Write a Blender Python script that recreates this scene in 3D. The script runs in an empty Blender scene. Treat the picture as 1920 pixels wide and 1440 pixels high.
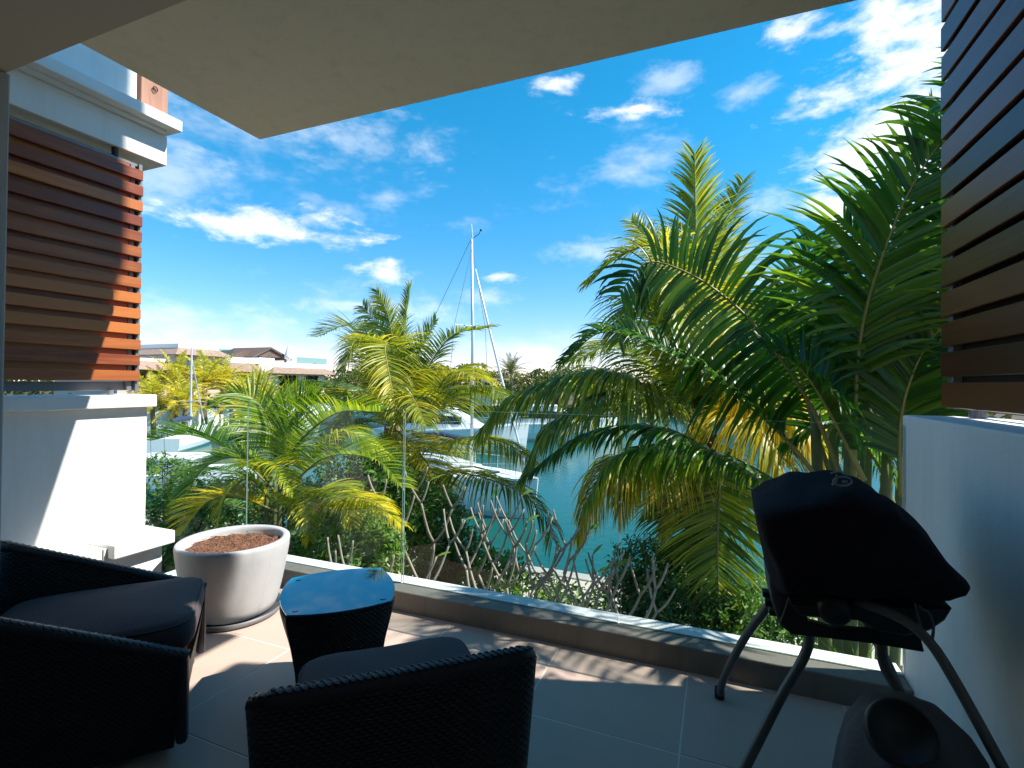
import bpy, bmesh, math, random
from mathutils import Vector, Matrix, noise as mnoise
random.seed(7)
sc = bpy.context.scene
COL = sc.collection
rad = math.radians

# ------------------------------------------------------------------ camera
F_PX, YAW, PITCH, ROLL, CY = 953.5167, -.3872086, .01099155, .0097025, -11.1623
CAMP = Vector((0, 0, 1.3))
fw = Vector((math.sin(YAW)*math.cos(PITCH), math.cos(YAW)*math.cos(PITCH), math.sin(PITCH)))
r0 = Vector((math.cos(YAW), -math.sin(YAW), 0)); u0 = r0.cross(fw)
rt = r0*math.cos(ROLL)+u0*math.sin(ROLL); up = -r0*math.sin(ROLL)+u0*math.cos(ROLL)
cd = bpy.data.cameras.new('camera'); cam = bpy.data.objects.new('camera', cd); COL.objects.link(cam)
cam.matrix_world = Matrix(((rt.x, up.x, -fw.x, 0), (rt.y, up.y, -fw.y, 0), (rt.z, up.z, -fw.z, CAMP.z), (0, 0, 0, 1)))
cd.sensor_width = 36; cd.lens = F_PX/1920*36; cd.shift_y = CY/1920
cd.clip_start = .05; cd.clip_end = 3000
sc.camera = cam

# ------------------------------------------------------------------ sun, sky, exposure
SUN = Vector((1, .32, 1.18)).normalized()
sl = bpy.data.lights.new('sun', 'SUN'); sl.energy = 3.7; sl.angle = rad(.5); sl.color = (1, .95, .86)
so = bpy.data.objects.new('sun', sl); COL.objects.link(so)
so.rotation_mode = 'QUATERNION'; so.rotation_quaternion = SUN.to_track_quat('Z', 'Y'); so.location = (20, 6, 30)
sc.view_settings.view_transform = 'Standard'; sc.view_settings.look = 'None'
sc.view_settings.gamma = 1; sc.view_settings.exposure = 1.27; sc.view_settings.use_curve_mapping = False
SKY_STRENGTH = .102
sc.cycles.max_bounces = 7; sc.cycles.diffuse_bounces = 4; sc.cycles.glossy_bounces = 3; sc.cycles.transmission_bounces = 4; sc.cycles.transparent_max_bounces = 12
sc.cycles.caustics_reflective = False; sc.cycles.caustics_refractive = False

def ray(px, py):
    return rt*((px-960)/F_PX) - up*((py-720-CY)/F_PX) + fw
def Py(px, py, Y):
    d = ray(px, py); return CAMP + d*(Y/d.y)
def Px(px, py, X):
    d = ray(px, py); return CAMP + d*(X/d.x)
def Pz(px, py, Z):
    d = ray(px, py); return CAMP + d*((Z-CAMP.z)/d.z)

w = bpy.data.worlds.new('World'); sc.world = w; w.use_nodes = True
w.cycles.sampling_method = 'MANUAL'; w.cycles.sample_map_resolution = 512
wn = w.node_tree; wn.nodes.clear()
def N(t, typ, **k):
    n = t.nodes.new(typ)
    for a, b in k.items(): setattr(n, a, b)
    return n
def math_n(t, op, a=None, b=None, c=None, clamp=False):
    n = N(t, 'ShaderNodeMath', operation=op, use_clamp=clamp)
    for i, v in enumerate((a, b, c)):
        if v is None: continue
        if isinstance(v, (int, float)): n.inputs[i].default_value = v
        else: t.links.new(v, n.inputs[i])
    return n.outputs[0]
sky = N(wn, 'ShaderNodeTexSky', sky_type='NISHITA', sun_disc=False)
sky.sun_elevation = math.asin(SUN.z); sky.sun_rotation = math.atan2(SUN.x, SUN.y)
sky.altitude = 0; sky.air_density = 1.0; sky.dust_density = 0; sky.ozone_density = 3.0
hs = N(wn, 'ShaderNodeHueSaturation'); hs.inputs['Saturation'].default_value = 1.3; hs.inputs['Hue'].default_value = .488
wn.links.new(sky.outputs[0], hs.inputs['Color'])
tc = N(wn, 'ShaderNodeTexCoord')
sep = N(wn, 'ShaderNodeSeparateXYZ'); wn.links.new(tc.outputs['Generated'], sep.inputs[0])
az = math_n(wn, 'ARCTAN2', sep.outputs[0], sep.outputs[1])
el = math_n(wn, 'ARCSINE', sep.outputs[2])
comb = N(wn, 'ShaderNodeCombineXYZ'); wn.links.new(az, comb.inputs[0]); wn.links.new(el, comb.inputs[1])
# cloud banks: direction (through the picture point they are seen at), half sizes in px
BANKS = [(1730, 90, 210, 260), (1650, 270, 190, 170), (1545, 195, 120, 55), (1490, 60, 80, 45), (1610, 390, 190, 60), (1790, 330, 190, 160),
         (1180, 205, 150, 24), (1050, 155, 60, 30), (520, 430, 190, 42), (600, 412, 80, 36), (722, 512, 75, 30), (940, 520, 45, 15)]
FAINT = [(1390, 175, 70, 34), (1255, 155, 90, 34), (330, 330, 130, 90), (680, 258, 220, 50), (430, 215, 170, 44), (1440, 385, 90, 30), (1110, 470, 80, 30),
         (350, 600, 230, 40), (470, 655, 160, 24), (980, 665, 240, 30), (720, 580, 170, 20), (905, 555, 60, 16)]
def bank_dist(lst):
    dm = None
    for (px, py, a, b) in lst:
        d = ray(px, py).normalized(); d1 = ray(px+a, py).normalized(); d2 = ray(px, py-b).normalized()
        A0, E0 = math.atan2(d.x, d.y), math.asin(d.z)
        ra = abs(math.atan2(d1.x, d1.y)-A0); rb = abs(math.asin(d2.z)-E0)
        s = N(wn, 'ShaderNodeVectorMath', operation='SUBTRACT'); wn.links.new(comb.outputs[0], s.inputs[0]); s.inputs[1].default_value = (A0, E0, 0)
        m = N(wn, 'ShaderNodeVectorMath', operation='MULTIPLY'); wn.links.new(s.outputs[0], m.inputs[0]); m.inputs[1].default_value = (1/ra, 1/rb, 0)
        l = N(wn, 'ShaderNodeVectorMath', operation='LENGTH'); wn.links.new(m.outputs[0], l.inputs[0])
        v = l.outputs['Value']; dm = v if dm is None else math_n(wn, 'SMOOTH_MIN', dm, v, .25)
    return dm
dmin = bank_dist(BANKS); dfaint = bank_dist(FAINT)
cmap = N(wn, 'ShaderNodeMapping'); cmap.inputs['Scale'].default_value = (1, 1, 2.2); wn.links.new(tc.outputs['Generated'], cmap.inputs[0])
nz = N(wn, 'ShaderNodeTexNoise'); nz.inputs['Scale'].default_value = 8; nz.inputs['Detail'].default_value = 7; nz.inputs['Roughness'].default_value = .62; nz.inputs['Distortion'].default_value = .35
wn.links.new(cmap.outputs[0], nz.inputs['Vector'])
nz2 = N(wn, 'ShaderNodeTexNoise'); nz2.inputs['Scale'].default_value = 3.2; nz2.inputs['Detail'].default_value = 5; nz2.inputs['Roughness'].default_value = .66
wn.links.new(cmap.outputs[0], nz2.inputs['Vector'])
# bank mask: inside distance broken by noise
nz3 = N(wn, 'ShaderNodeTexNoise'); nz3.inputs['Scale'].default_value = 24; nz3.inputs['Detail'].default_value = 6; nz3.inputs['Roughness'].default_value = .6
wn.links.new(cmap.outputs[0], nz3.inputs['Vector'])
t0 = math_n(wn, 'MULTIPLY_ADD', nz3.outputs[0], 1.5, -.75)
t1 = math_n(wn, 'ADD', math_n(wn, 'MULTIPLY_ADD', nz.outputs[0], 2.9, -.90), t0)
bank = math_n(wn, 'SUBTRACT', t1, dmin)
mr = N(wn, 'ShaderNodeMapRange', interpolation_type='SMOOTHSTEP'); mr.inputs[1].default_value = -.46; mr.inputs[2].default_value = .72
wn.links.new(bank, mr.inputs[0])
mr2 = N(wn, 'ShaderNodeMapRange', interpolation_type='SMOOTHSTEP'); mr2.inputs[1].default_value = .52; mr2.inputs[2].default_value = .82; mr2.inputs[4].default_value = .55
wn.links.new(nz2.outputs[0], mr2.inputs[0])
mr3 = N(wn, 'ShaderNodeMapRange', interpolation_type='SMOOTHSTEP'); mr3.inputs[1].default_value = -.6; mr3.inputs[2].default_value = .8; mr3.inputs[4].default_value = .38
wn.links.new(math_n(wn, 'SUBTRACT', t1, dfaint), mr3.inputs[0])
cl = math_n(wn, 'MAXIMUM', math_n(wn, 'MAXIMUM', mr.outputs[0], mr3.outputs[0]), mr2.outputs[0], clamp=True)
cmix = N(wn, 'ShaderNodeMix', data_type='RGBA'); wn.links.new(cl, cmix.inputs[0])
er = N(wn, 'ShaderNodeMapRange', interpolation_type='SMOOTHSTEP'); er.inputs[1].default_value = -.05; er.inputs[2].default_value = .55; wn.links.new(el, er.inputs[0])
ec = N(wn, 'ShaderNodeMix', data_type='RGBA'); wn.links.new(er.outputs[0], ec.inputs[0]); ec.inputs[6].default_value = (.80, .67, .84, 1); ec.inputs[7].default_value = (.32, .93, .94, 1)
em2 = N(wn, 'ShaderNodeMix', data_type='RGBA', blend_type='MULTIPLY'); em2.inputs[0].default_value = 1; wn.links.new(hs.outputs[0], em2.inputs[6]); wn.links.new(ec.outputs[2], em2.inputs[7])
wn.links.new(em2.outputs[2], cmix.inputs[6])
ccol = N(wn, 'ShaderNodeMix', data_type='RGBA'); wn.links.new(nz.outputs[0], ccol.inputs[0])
ccol.inputs[6].default_value = (3.4, 3.7, 4.2, 1); ccol.inputs[7].default_value = (7.4, 7.3, 7.2, 1)
wn.links.new(ccol.outputs[2], cmix.inputs[7])
bg = N(wn, 'ShaderNodeBackground'); bg.inputs[1].default_value = SKY_STRENGTH
wn.links.new(cmix.outputs[2], bg.inputs[0])
wo = N(wn, 'ShaderNodeOutputWorld'); wn.links.new(bg.outputs[0], wo.inputs[0])

# ------------------------------------------------------------------ materials
def new_mat(name):
    m = bpy.data.materials.new(name); m.use_nodes = True
    t = m.node_tree; b = t.nodes['Principled BSDF']; return m, t, b
def obj_coord(t, scale=(1, 1, 1)):
    c = N(t, 'ShaderNodeTexCoord'); mp = N(t, 'ShaderNodeMapping'); mp.inputs['Scale'].default_value = scale
    t.links.new(c.outputs['Object'], mp.inputs[0]); return mp.outputs[0]
def bump(t, b, h, strength=.3, dist=.01):
    n = N(t, 'ShaderNodeBump'); n.inputs['Strength'].default_value = strength; n.inputs['Distance'].default_value = dist
    t.links.new(h, n.inputs['Height']); t.links.new(n.outputs[0], b.inputs['Normal'])
def plain(name, col, rough=.6, var=.12, nscale=6, bmp=.15, metal=0, spec=.5, coat=0, streak=0):
    m, t, b = new_mat(name)
    v = obj_coord(t)
    n = N(t, 'ShaderNodeTexNoise'); n.inputs['Scale'].default_value = nscale; n.inputs['Detail'].default_value = 7; n.inputs['Roughness'].default_value = .6
    t.links.new(v, n.inputs['Vector'])
    oi = N(t, 'ShaderNodeObjectInfo')
    k = math_n(t, 'MULTIPLY_ADD', n.outputs[0], var*2, 1-var)
    k2 = math_n(t, 'MULTIPLY_ADD', oi.outputs['Random'], var*.6, -var*.3)
    kk = math_n(t, 'ADD', k, k2)
    if streak:   # weather streaks and blotches in the paint
        ns = N(t, 'ShaderNodeTexNoise'); ns.inputs['Scale'].default_value = 3; ns.inputs['Detail'].default_value = 8; ns.inputs['Roughness'].default_value = .7; t.links.new(obj_coord(t, (5, 5, .55)), ns.inputs['Vector'])
        ms = N(t, 'ShaderNodeMapRange'); ms.inputs[1].default_value = .50; ms.inputs[2].default_value = .78; ms.inputs[3].default_value = 1; ms.inputs[4].default_value = 1-streak; t.links.new(ns.outputs[0], ms.inputs[0])
        kk = math_n(t, 'MULTIPLY', kk, ms.outputs[0])
    mx = N(t, 'ShaderNodeVectorMath', operation='SCALE'); mx.inputs[0].default_value = col[:3]; t.links.new(kk, mx.inputs['Scale'])
    t.links.new(mx.outputs[0], b.inputs['Base Color'])
    b.inputs['Roughness'].default_value = rough; b.inputs['Metallic'].default_value = metal
    b.inputs['Specular IOR Level'].default_value = spec; b.inputs['Coat Weight'].default_value = coat
    if bmp:
        n2 = N(t, 'ShaderNodeTexNoise'); n2.inputs['Scale'].default_value = nscale*14; n2.inputs['Detail'].default_value = 4
        t.links.new(v, n2.inputs['Vector']); bump(t, b, n2.outputs[0], bmp, .004)
    return m
M = {}
M['white'] = plain('white_render', (.80, .80, .785), .8, .06, 1.6, .45, 0, .5, 0, .10)
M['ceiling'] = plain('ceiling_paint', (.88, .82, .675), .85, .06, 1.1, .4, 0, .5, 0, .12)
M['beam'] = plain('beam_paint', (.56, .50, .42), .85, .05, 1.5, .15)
M['housewall'] = plain('house_wall', (.45, .44, .42), .85, .05, 1.5, .2)
M['greycon'] = plain('grey_concrete', (.205, .19, .165), .85, .25, 5, .4, 0, .5, 0, .25)
M['whitecon'] = plain('white_coping', (.78, .80, .80), .75, .08, 6, .3)
M['tile'] = plain('floor_tile', (.52, .395, .33), .55, .10, 3, .12, 0, .2)
M['grout'] = plain('grout', (.72, .62, .54), .9, .05, 8, .2)
M['paver'] = plain('paver', (.46, .41, .33), .85, .18, 4, .5)
M['stone'] = plain('stone_edge', (.36, .34, .31), .85, .2, 4, .5)
M['earth'] = plain('earth', (.075, .055, .035), .95, .4, 2, .6)
M['steel'] = plain('grey_steel', (.20, .205, .22), .45, .08, 5, .05, .3)
M['black'] = plain('black_plastic', (.012, .012, .013), .45, .1, 8, .1)
M['fabric'] = plain('cushion_fabric', (.085, .068, .074), .9, .15, 9, .5)
M['cover'] = plain('cover_fabric', (.020, .015, .020), .8, .25, 6, .6, 0, .12)
M['coverside'] = plain('cover_panel', (.085, .082, .088), .75, .15, 6, .4)
M['leg'] = plain('grey_tube', (.13, .135, .125), .4, .1, 5, .05, .2)
M['emblem'] = plain('emblem_print', (.35, .35, .36), .6, .05, 5, 0)
M['boatwhite'] = plain('boat_gelcoat', (.80, .80, .80), .3, .04, 1, 0)
M['mast'] = plain('mast_alloy', (.62, .63, .65), .35, .05, 2, 0, .3)
M['canvas'] = plain('blue_canvas', (.03, .05, .10), .8, .1, 4, .1)
M['darkglass'] = plain('dark_glass', (.015, .018, .02), .08, .1, 3, 0)
M['shingle'] = plain('shingles', (.27, .185, .135), .85, .6, 3.5, .6)
M['shingledark'] = plain('dark_shingles', (.13, .085, .065), .85, .3, 1.5, .6)
M['farwall'] = plain('far_render', (.76, .745, .72), .8, .04, 1, 0)
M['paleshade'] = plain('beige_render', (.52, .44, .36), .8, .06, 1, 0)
M['trunk'] = plain('palm_trunk', (.17, .13, .085), .9, .35, 7, .9)
M['sheath'] = plain('leaf_sheath', (.34, .15, .035), .8, .4, 9, .8)
M['stem'] = plain('green_stem', (.11, .13, .045), .6, .3, 7, .3)
M['twig'] = plain('bare_branch', (.34, .29, .24), .85, .3, 16, .7)
M['brownbark'] = plain('brown_bark', (.11, .08, .05), .9, .3, 9, .7)
M['flower'] = plain('orange_petal', (.75, .30, .02), .7, .2, 9, 0)

# water
m, t, b = new_mat('water')
v = obj_coord(t, (1, 1, 1))
n1 = N(t, 'ShaderNodeTexNoise'); n1.inputs['Scale'].default_value = 3.5; n1.inputs['Detail'].default_value = 5; t.links.new(v, n1.inputs['Vector'])
b.inputs['Base Color'].default_value = (.006, .085, .072, 1); b.inputs['Roughness'].default_value = .13; b.inputs['IOR'].default_value = 1.33
bump(t, b, n1.outputs[0], .22, .05); M['water'] = m
# wood
def wood(name, c1, c2, rough, axis):
    m, t, b = new_mat(name)
    sc_ = [14, 14, 14]; sc_[axis] = .9
    v = obj_coord(t, tuple(sc_))
    oi = N(t, 'ShaderNodeObjectInfo')
    add = N(t, 'ShaderNodeVectorMath', operation='MULTIPLY_ADD'); t.links.new(v, add.inputs[0]); add.inputs[1].default_value = (1, 1, 1)
    sc2 = N(t, 'ShaderNodeVectorMath', operation='SCALE'); sc2.inputs[0].default_value = (31, 17, 23); t.links.new(oi.outputs['Random'], sc2.inputs['Scale'])
    t.links.new(sc2.outputs[0], add.inputs[2])
    n = N(t, 'ShaderNodeTexNoise'); n.inputs['Scale'].default_value = 2.2; n.inputs['Detail'].default_value = 8; n.inputs['Roughness'].default_value = .65; n.inputs['Distortion'].default_value = .6
    t.links.new(add.outputs[0], n.inputs['Vector'])
    cr = N(t, 'ShaderNodeValToRGB'); cr.color_ramp.elements[0].color = (*c1, 1); cr.color_ramp.elements[1].color = (*c2, 1)
    cr.color_ramp.elements[0].position = .25; cr.color_ramp.elements[1].position = .8
    f = math_n(t, 'MULTIPLY_ADD', oi.outputs['Random'], .8, -.40)
    t.links.new(math_n(t, 'ADD', n.outputs[0], f), cr.inputs[0])
    t.links.new(cr.outputs[0], b.inputs['Base Color']); b.inputs['Roughness'].default_value = rough
    bump(t, b, n.outputs[0], .25, .004)
    return m
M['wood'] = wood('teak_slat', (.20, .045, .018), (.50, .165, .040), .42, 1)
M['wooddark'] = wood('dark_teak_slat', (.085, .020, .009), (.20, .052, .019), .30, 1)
M['woodback'] = plain('shadow_slat', (.018, .009, .006), .7, .2, 5, .1)  # near-black colour carries the shade between the front slats
M['woodpost'] = wood('weathered_post', (.24, .10, .06), (.42, .22, .15), .7, 2)
# wicker weave
def wicker():
    m, t, b = new_mat('black_wicker')
    c = N(t, 'ShaderNodeTexCoord'); mp = N(t, 'ShaderNodeMapping'); t.links.new(c.outputs['UV'], mp.inputs[0])
    mp.inputs['Scale'].default_value = (1, 1, 1)
    s = N(t, 'ShaderNodeSeparateXYZ'); t.links.new(mp.outputs[0], s.inputs[0])
    K = 2*math.pi/.022
    u = math_n(t, 'SINE', math_n(t, 'MULTIPLY', s.outputs[0], K)); v_ = math_n(t, 'SINE', math_n(t, 'MULTIPLY', s.outputs[1], K*1.15))
    h = math_n(t, 'MULTIPLY', u, v_)
    h2 = math_n(t, 'ABSOLUTE', math_n(t, 'SINE', math_n(t, 'MULTIPLY', s.outputs[1], K*1.15)))
    hh = math_n(t, 'ADD', math_n(t, 'MULTIPLY', h, .6), h2)
    cr = N(t, 'ShaderNodeValToRGB'); cr.color_ramp.elements[0].color = (.004, .004, .005, 1); cr.color_ramp.elements[1].color = (.030, .028, .033, 1)
    t.links.new(hh, cr.inputs[0]); t.links.new(cr.outputs[0], b.inputs['Base Color'])
    b.inputs['Roughness'].default_value = .42; bump(t, b, hh, .9, .006)
    return m
M['wicker'] = wicker()
# clear glass: Fresnel mix of transmission and mirror reflection
def glass(name, tint, ior=1.5, rough=0):
    m = bpy.data.materials.new(name); m.use_nodes = True; t = m.node_tree; t.nodes.clear()
    o = N(t, 'ShaderNodeOutputMaterial'); mx = N(t, 'ShaderNodeMixShader'); fr = N(t, 'ShaderNodeFresnel'); fr.inputs[0].default_value = ior
    tr = N(t, 'ShaderNodeBsdfTransparent'); tr.inputs[0].default_value = (*tint, 1); gl = N(t, 'ShaderNodeBsdfGlossy'); gl.inputs['Roughness'].default_value = rough
    ge = N(t, 'ShaderNodeNewGeometry'); fac = math_n(t, 'MULTIPLY', fr.outputs[0], math_n(t, 'SUBTRACT', 1.0, ge.outputs['Backfacing']))
    t.links.new(fac, mx.inputs[0]); t.links.new(tr.outputs[0], mx.inputs[1]); t.links.new(gl.outputs[0], mx.inputs[2]); t.links.new(mx.outputs[0], o.inputs[0])
    return m
M['glass'] = glass('clear_glass', (.93, .965, .95), 1.38)
M['farglass'] = glass('balustrade_glass', (.62, .80, .80), 1.5)
M['glassedge'] = plain('glass_edge', (.15, .23, .20), .25, .1, 3, 0)
M['bluetop'] = plain('blue_glass_top', (.0, .155, .30), .03, .06, 12, 0, 0, 1.0, 1)  # blue colour holds the glass tint plus the reflected sky
# soil
m, t, b = new_mat('soil'); v = obj_coord(t)
n = N(t, 'ShaderNodeTexNoise'); n.inputs['Scale'].default_value = 90; n.inputs['Detail'].default_value = 8; t.links.new(v, n.inputs['Vector'])
cr = N(t, 'ShaderNodeValToRGB'); e = cr.color_ramp.elements; e[0].color = (.05, .018, .008, 1); e[0].position = .3; e[1].color = (.36, .17, .09, 1); e[1].position = .8
t.links.new(n.outputs[0], cr.inputs[0]); t.links.new(cr.outputs[0], b.inputs['Base Color']); b.inputs['Roughness'].default_value = .95
bump(t, b, n.outputs[0], 1, .02); M['soil'] = m
M['pot'] = plain('pale_concrete', (.45, .46, .475), .8, .2, 4, .12, 0, .5, 0, .2)
# leaves: colour runs green -> yellow with the per-leaflet "tint" attribute
def leafmat(name, cols, trans=.42, gloss=.38, spec=.5):
    m = bpy.data.materials.new(name); m.use_nodes = True; t = m.node_tree; b = t.nodes['Principled BSDF']; o = t.nodes['Material Output']
    a = N(t, 'ShaderNodeAttribute', attribute_name='tint')
    cols = [tuple(min(.8, x*1.45) for x in c) for c in cols]
    cr = N(t, 'ShaderNodeValToRGB'); el_ = cr.color_ramp.elements
    el_[0].color = (*cols[0], 1); el_[1].color = (*cols[-1], 1)
    for i, c in enumerate(cols[1:-1]):
        q = el_.new((i+1)/(len(cols)-1)); q.color = (*c, 1)
    t.links.new(a.outputs['Fac'], cr.inputs[0]); t.links.new(cr.outputs[0], b.inputs['Base Color'])
    b.inputs['Roughness'].default_value = gloss; b.inputs['Specular IOR Level'].default_value = spec
    tl = N(t, 'ShaderNodeBsdfTranslucent'); sc_ = N(t, 'ShaderNodeVectorMath', operation='MULTIPLY'); sc_.inputs[1].default_value = (1.7, 1.75, .9)
    t.links.new(cr.outputs[0], sc_.inputs[0]); t.links.new(sc_.outputs[0], tl.inputs[0])
    mx = N(t, 'ShaderNodeMixShader'); mx.inputs[0].default_value = trans
    t.links.new(b.outputs[0], mx.inputs[1]); t.links.new(tl.outputs[0], mx.inputs[2]); t.links.new(mx.outputs[0], o.inputs[0])
    return m
M['coco'] = leafmat('coconut_leaf', [(.035, .070, .012), (.12, .165, .014), (.30, .28, .02), (.50, .33, .03)])
M['areca'] = leafmat('areca_leaf', [(.030, .085, .010), (.11, .19, .012), (.30, .31, .015), (.60, .40, .02)])
M['broad'] = leafmat('broad_leaf', [(.014, .046, .007), (.034, .098, .010), (.09, .16, .013), (.22, .24, .03)], .5, .34)
M['bush'] = leafmat('bush_leaf', [(.020, .055, .010), (.045, .11, .014), (.09, .17, .02), (.20, .24, .03)], .3, .45)
M['farleaf'] = leafmat('far_leaf', [(.035, .055, .018), (.065, .085, .022), (.11, .115, .03), (.16, .13, .04)], .2, .7, .2)
M['farpalm'] = leafmat('far_palm_leaf', [(.14, .17, .02), (.30, .30, .02), (.45, .36, .03), (.55, .36, .05)], .35, .5)
M['rachis'] = plain('leaf_rib', (.24, .21, .05), .5, .3, 5, 0)

# ------------------------------------------------------------------ mesh helpers
class MB:
    def __init__(s): s.v = []; s.f = []; s.m = []; s.t = []; s.uv = {}
    def add(s, vs, fs, mi=0, tint=None):
        o = len(s.v); s.v += [tuple(p) for p in vs]; s.f += [tuple(i+o for i in q) for q in fs]; s.m += [mi]*len(fs)
        s.t += [0 if tint is None else tint]*len(vs) if not isinstance(tint, list) else tint
        return o
    def box(s, x0, x1, y0, y1, z0, z1, mi=0):
        s.add([(x0, y0, z0), (x1, y0, z0), (x1, y1, z0), (x0, y1, z0), (x0, y0, z1), (x1, y0, z1), (x1, y1, z1), (x0, y1, z1)],
              [(0, 3, 2, 1), (4, 5, 6, 7), (0, 1, 5, 4), (1, 2, 6, 5), (2, 3, 7, 6), (3, 0, 4, 7)], mi)
    def tube(s, pts, rs, n=8, mi=0, cap=True, tint=None):
        pts = [Vector(p) for p in pts]
        if not isinstance(rs, (list, tuple)): rs = [rs]*len(pts)
        vs = []; ref = None
        for i, p in enumerate(pts):
            T = (pts[min(i+1, len(pts)-1)]-pts[max(i-1, 0)]).normalized()
            if ref is None: ref = T.orthogonal().normalized()
            A = (ref - T*ref.dot(T)); A = A.normalized() if A.length > 1e-6 else T.orthogonal().normalized(); ref = A
            B = T.cross(A)
            for k in range(n):
                a = 2*math.pi*k/n; vs.append(p+A*(math.cos(a)*rs[i])+B*(math.sin(a)*rs[i]))
        fs = [(i*n+k, i*n+(k+1) % n, (i+1)*n+(k+1) % n, (i+1)*n+k) for i in range(len(pts)-1) for k in range(n)]
        if cap: fs += [tuple(range(n-1, -1, -1)), tuple((len(pts)-1)*n+k for k in range(n))]
        s.add(vs, fs, mi, tint)
    def lathe(s, prof, c=(0, 0, 0), n=48, mi=0):
        vs = [(c[0]+r*math.cos(2*math.pi*k/n), c[1]+r*math.sin(2*math.pi*k/n), c[2]+z) for r, z in prof for k in range(n)]
        fs = [(i*n+k, i*n+(k+1) % n, (i+1)*n+(k+1) % n, (i+1)*n+k) for i in range(len(prof)-1) for k in range(n)]
        s.add(vs, fs, mi)
    def loft(s, rings, mi=0, cap=True):
        n = len(rings[0]); vs = [p for r in rings for p in r]
        fs = [(i*n+k, i*n+(k+1) % n, (i+1)*n+(k+1) % n, (i+1)*n+k) for i in range(len(rings)-1) for k in range(n)]
        if cap: fs += [tuple(range(n-1, -1, -1)), tuple((len(rings)-1)*n+k for k in range(n))]
        s.add(vs, fs, mi)
    def prism(s, poly, off, mi=0):
        off = Vector(off); s.loft([[Vector(p) for p in poly], [Vector(p)+off for p in poly]], mi)
    def mesh(s, name, mats, smooth=False, bev=0, seg=2, tint=False, fixn=True, subd=0):
        me = bpy.data.meshes.new(name); me.from_pydata(s.v, [], s.f)
        for k in mats: me.materials.append(M[k])
        me.polygons.foreach_set('material_index', s.m)
        if tint:
            a = me.attributes.new('tint', 'FLOAT', 'POINT'); a.data.foreach_set('value', s.t)
        me.update()
        if fixn or bev:
            bm = bmesh.new(); bm.from_mesh(me)
            bmesh.ops.recalc_face_normals(bm, faces=bm.faces)
            if bev:
                ed = [e for e in bm.edges if len(e.link_faces) == 2 and e.calc_face_angle(0) > .5]
                bmesh.ops.bevel(bm, geom=ed, offset=bev, segments=seg, affect='EDGES', profile=.5, clamp_overlap=True)
            bm.to_mesh(me); bm.free()
        if smooth: me.polygons.foreach_set('use_smooth', [True]*len(me.polygons))
        return me
    def obj(s, name, mats, parent=None, **k):
        if isinstance(mats, str): mats = [mats]
        o = bpy.data.objects.new(name, s.mesh(name, mats, **k)); COL.objects.link(o)
        if parent is not None: o.parent = parent
        return o
def tag(o, label, cat, group=None):
    o['label'] = label; o['category'] = cat
    if group: o['group'] = group
    return o
def empty(name, loc=(0, 0, 0), label=None, cat=None, group=None, rz=0):
    o = bpy.data.objects.new(name, None); COL.objects.link(o); o.location = loc; o.rotation_euler = (0, 0, rz); o.empty_display_size = .1
    if label: tag(o, label, cat, group)
    return o
def struct(o): o['kind'] = 'structure'; return o
def boxo(name, b, mat, parent=None, bev=.006, seg=2):
    m_ = MB(); m_.box(*b); return m_.obj(name, mat, parent, bev=bev, seg=seg)
def copy_tree(o, parent=None):
    c = o.copy(); COL.objects.link(c); c.parent = parent
    for ch in o.children: copy_tree(ch, c)
    return c
def catmull(P, n):
    P = [Vector(p) for p in P]; Q = [P[0]*2-P[1]]+P+[P[-1]*2-P[-2]]
    # resample evenly by arc length
    pts = []
    for i in range(1, len(Q)-2):
        for k in range(16):
            t_ = k/16; a, b_, c, d = Q[i-1], Q[i], Q[i+1], Q[i+2]
            pts.append(.5*((2*b_)+(c-a)*t_+(2*a-5*b_+4*c-d)*t_*t_+(3*b_-a-3*c+d)*t_**3))
    pts.append(P[-1]); L = [0]
    for i in range(1, len(pts)): L.append(L[-1]+(pts[i]-pts[i-1]).length)
    out = []; j = 0
    for k in range(n):
        s_ = L[-1]*k/(n-1)
        while j < len(L)-2 and L[j+1] < s_: j += 1
        q = 0 if L[j+1] == L[j] else (s_-L[j])/(L[j+1]-L[j]); out.append(pts[j].lerp(pts[j+1], min(max(q, 0), 1)))
    return out, L[-1]

# ================================================================== SETTING
LAND = -2.2; WATER = -2.8
g = MB()
# one land sheet: near garden, then the basin edge, reaching to the horizon on both sides
g.box(-60, 14, -30, 7.77, -4, LAND)
o = struct(g.obj('ground', 'earth'))
g = MB(); g.add([(-900, -200, WATER), (900, -200, WATER), (900, 1500, WATER), (-900, 1500, WATER)], [(0, 1, 2, 3)])
struct(g.obj('water', 'water'))
g = MB(); g.box(-900, -43.2, -200, 1500, -4, -1.75); g.box(-43.2, 900, 66, 1500, -4, -1.8); g.box(34, 900, -40, 65.99, -4, -1.82)
struct(g.obj('terrain', 'earth'))
# quay: stone edge and pavers
q = MB(); q.box(-24, 14, 7.772, 9.2, -4, LAND-.03)
quay = struct(q.obj('quay_path', 'stone', bev=0))
pm = MB(); pm.box(-.197, .197, -.177, .177, -.05, .02); pav_me = pm.mesh('paver', ['paver'], bev=.008, seg=1)
em = MB(); em.box(-.395, .395, -.14, .14, -.06, .03); edge_me = em.mesh('edge_stone', ['stone'], bev=.012, seg=1)
for j in range(3):
    for i in range(34):
        p = bpy.data.objects.new('paver', pav_me); COL.objects.link(p); p.parent = quay
        p.location = (-9.8+i*.4+(.2 if j % 2 else 0), 7.96+j*.36, LAND+random.uniform(-.004, .004)); p.rotation_euler.z = random.uniform(-.006, .006)
for i in range(17):
    p = bpy.data.objects.new('edge_stone', edge_me); COL.objects.link(p); p.parent = quay
    p.location = (-9.7+i*.8, 9.04, LAND+random.uniform(-.004, .004))

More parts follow.
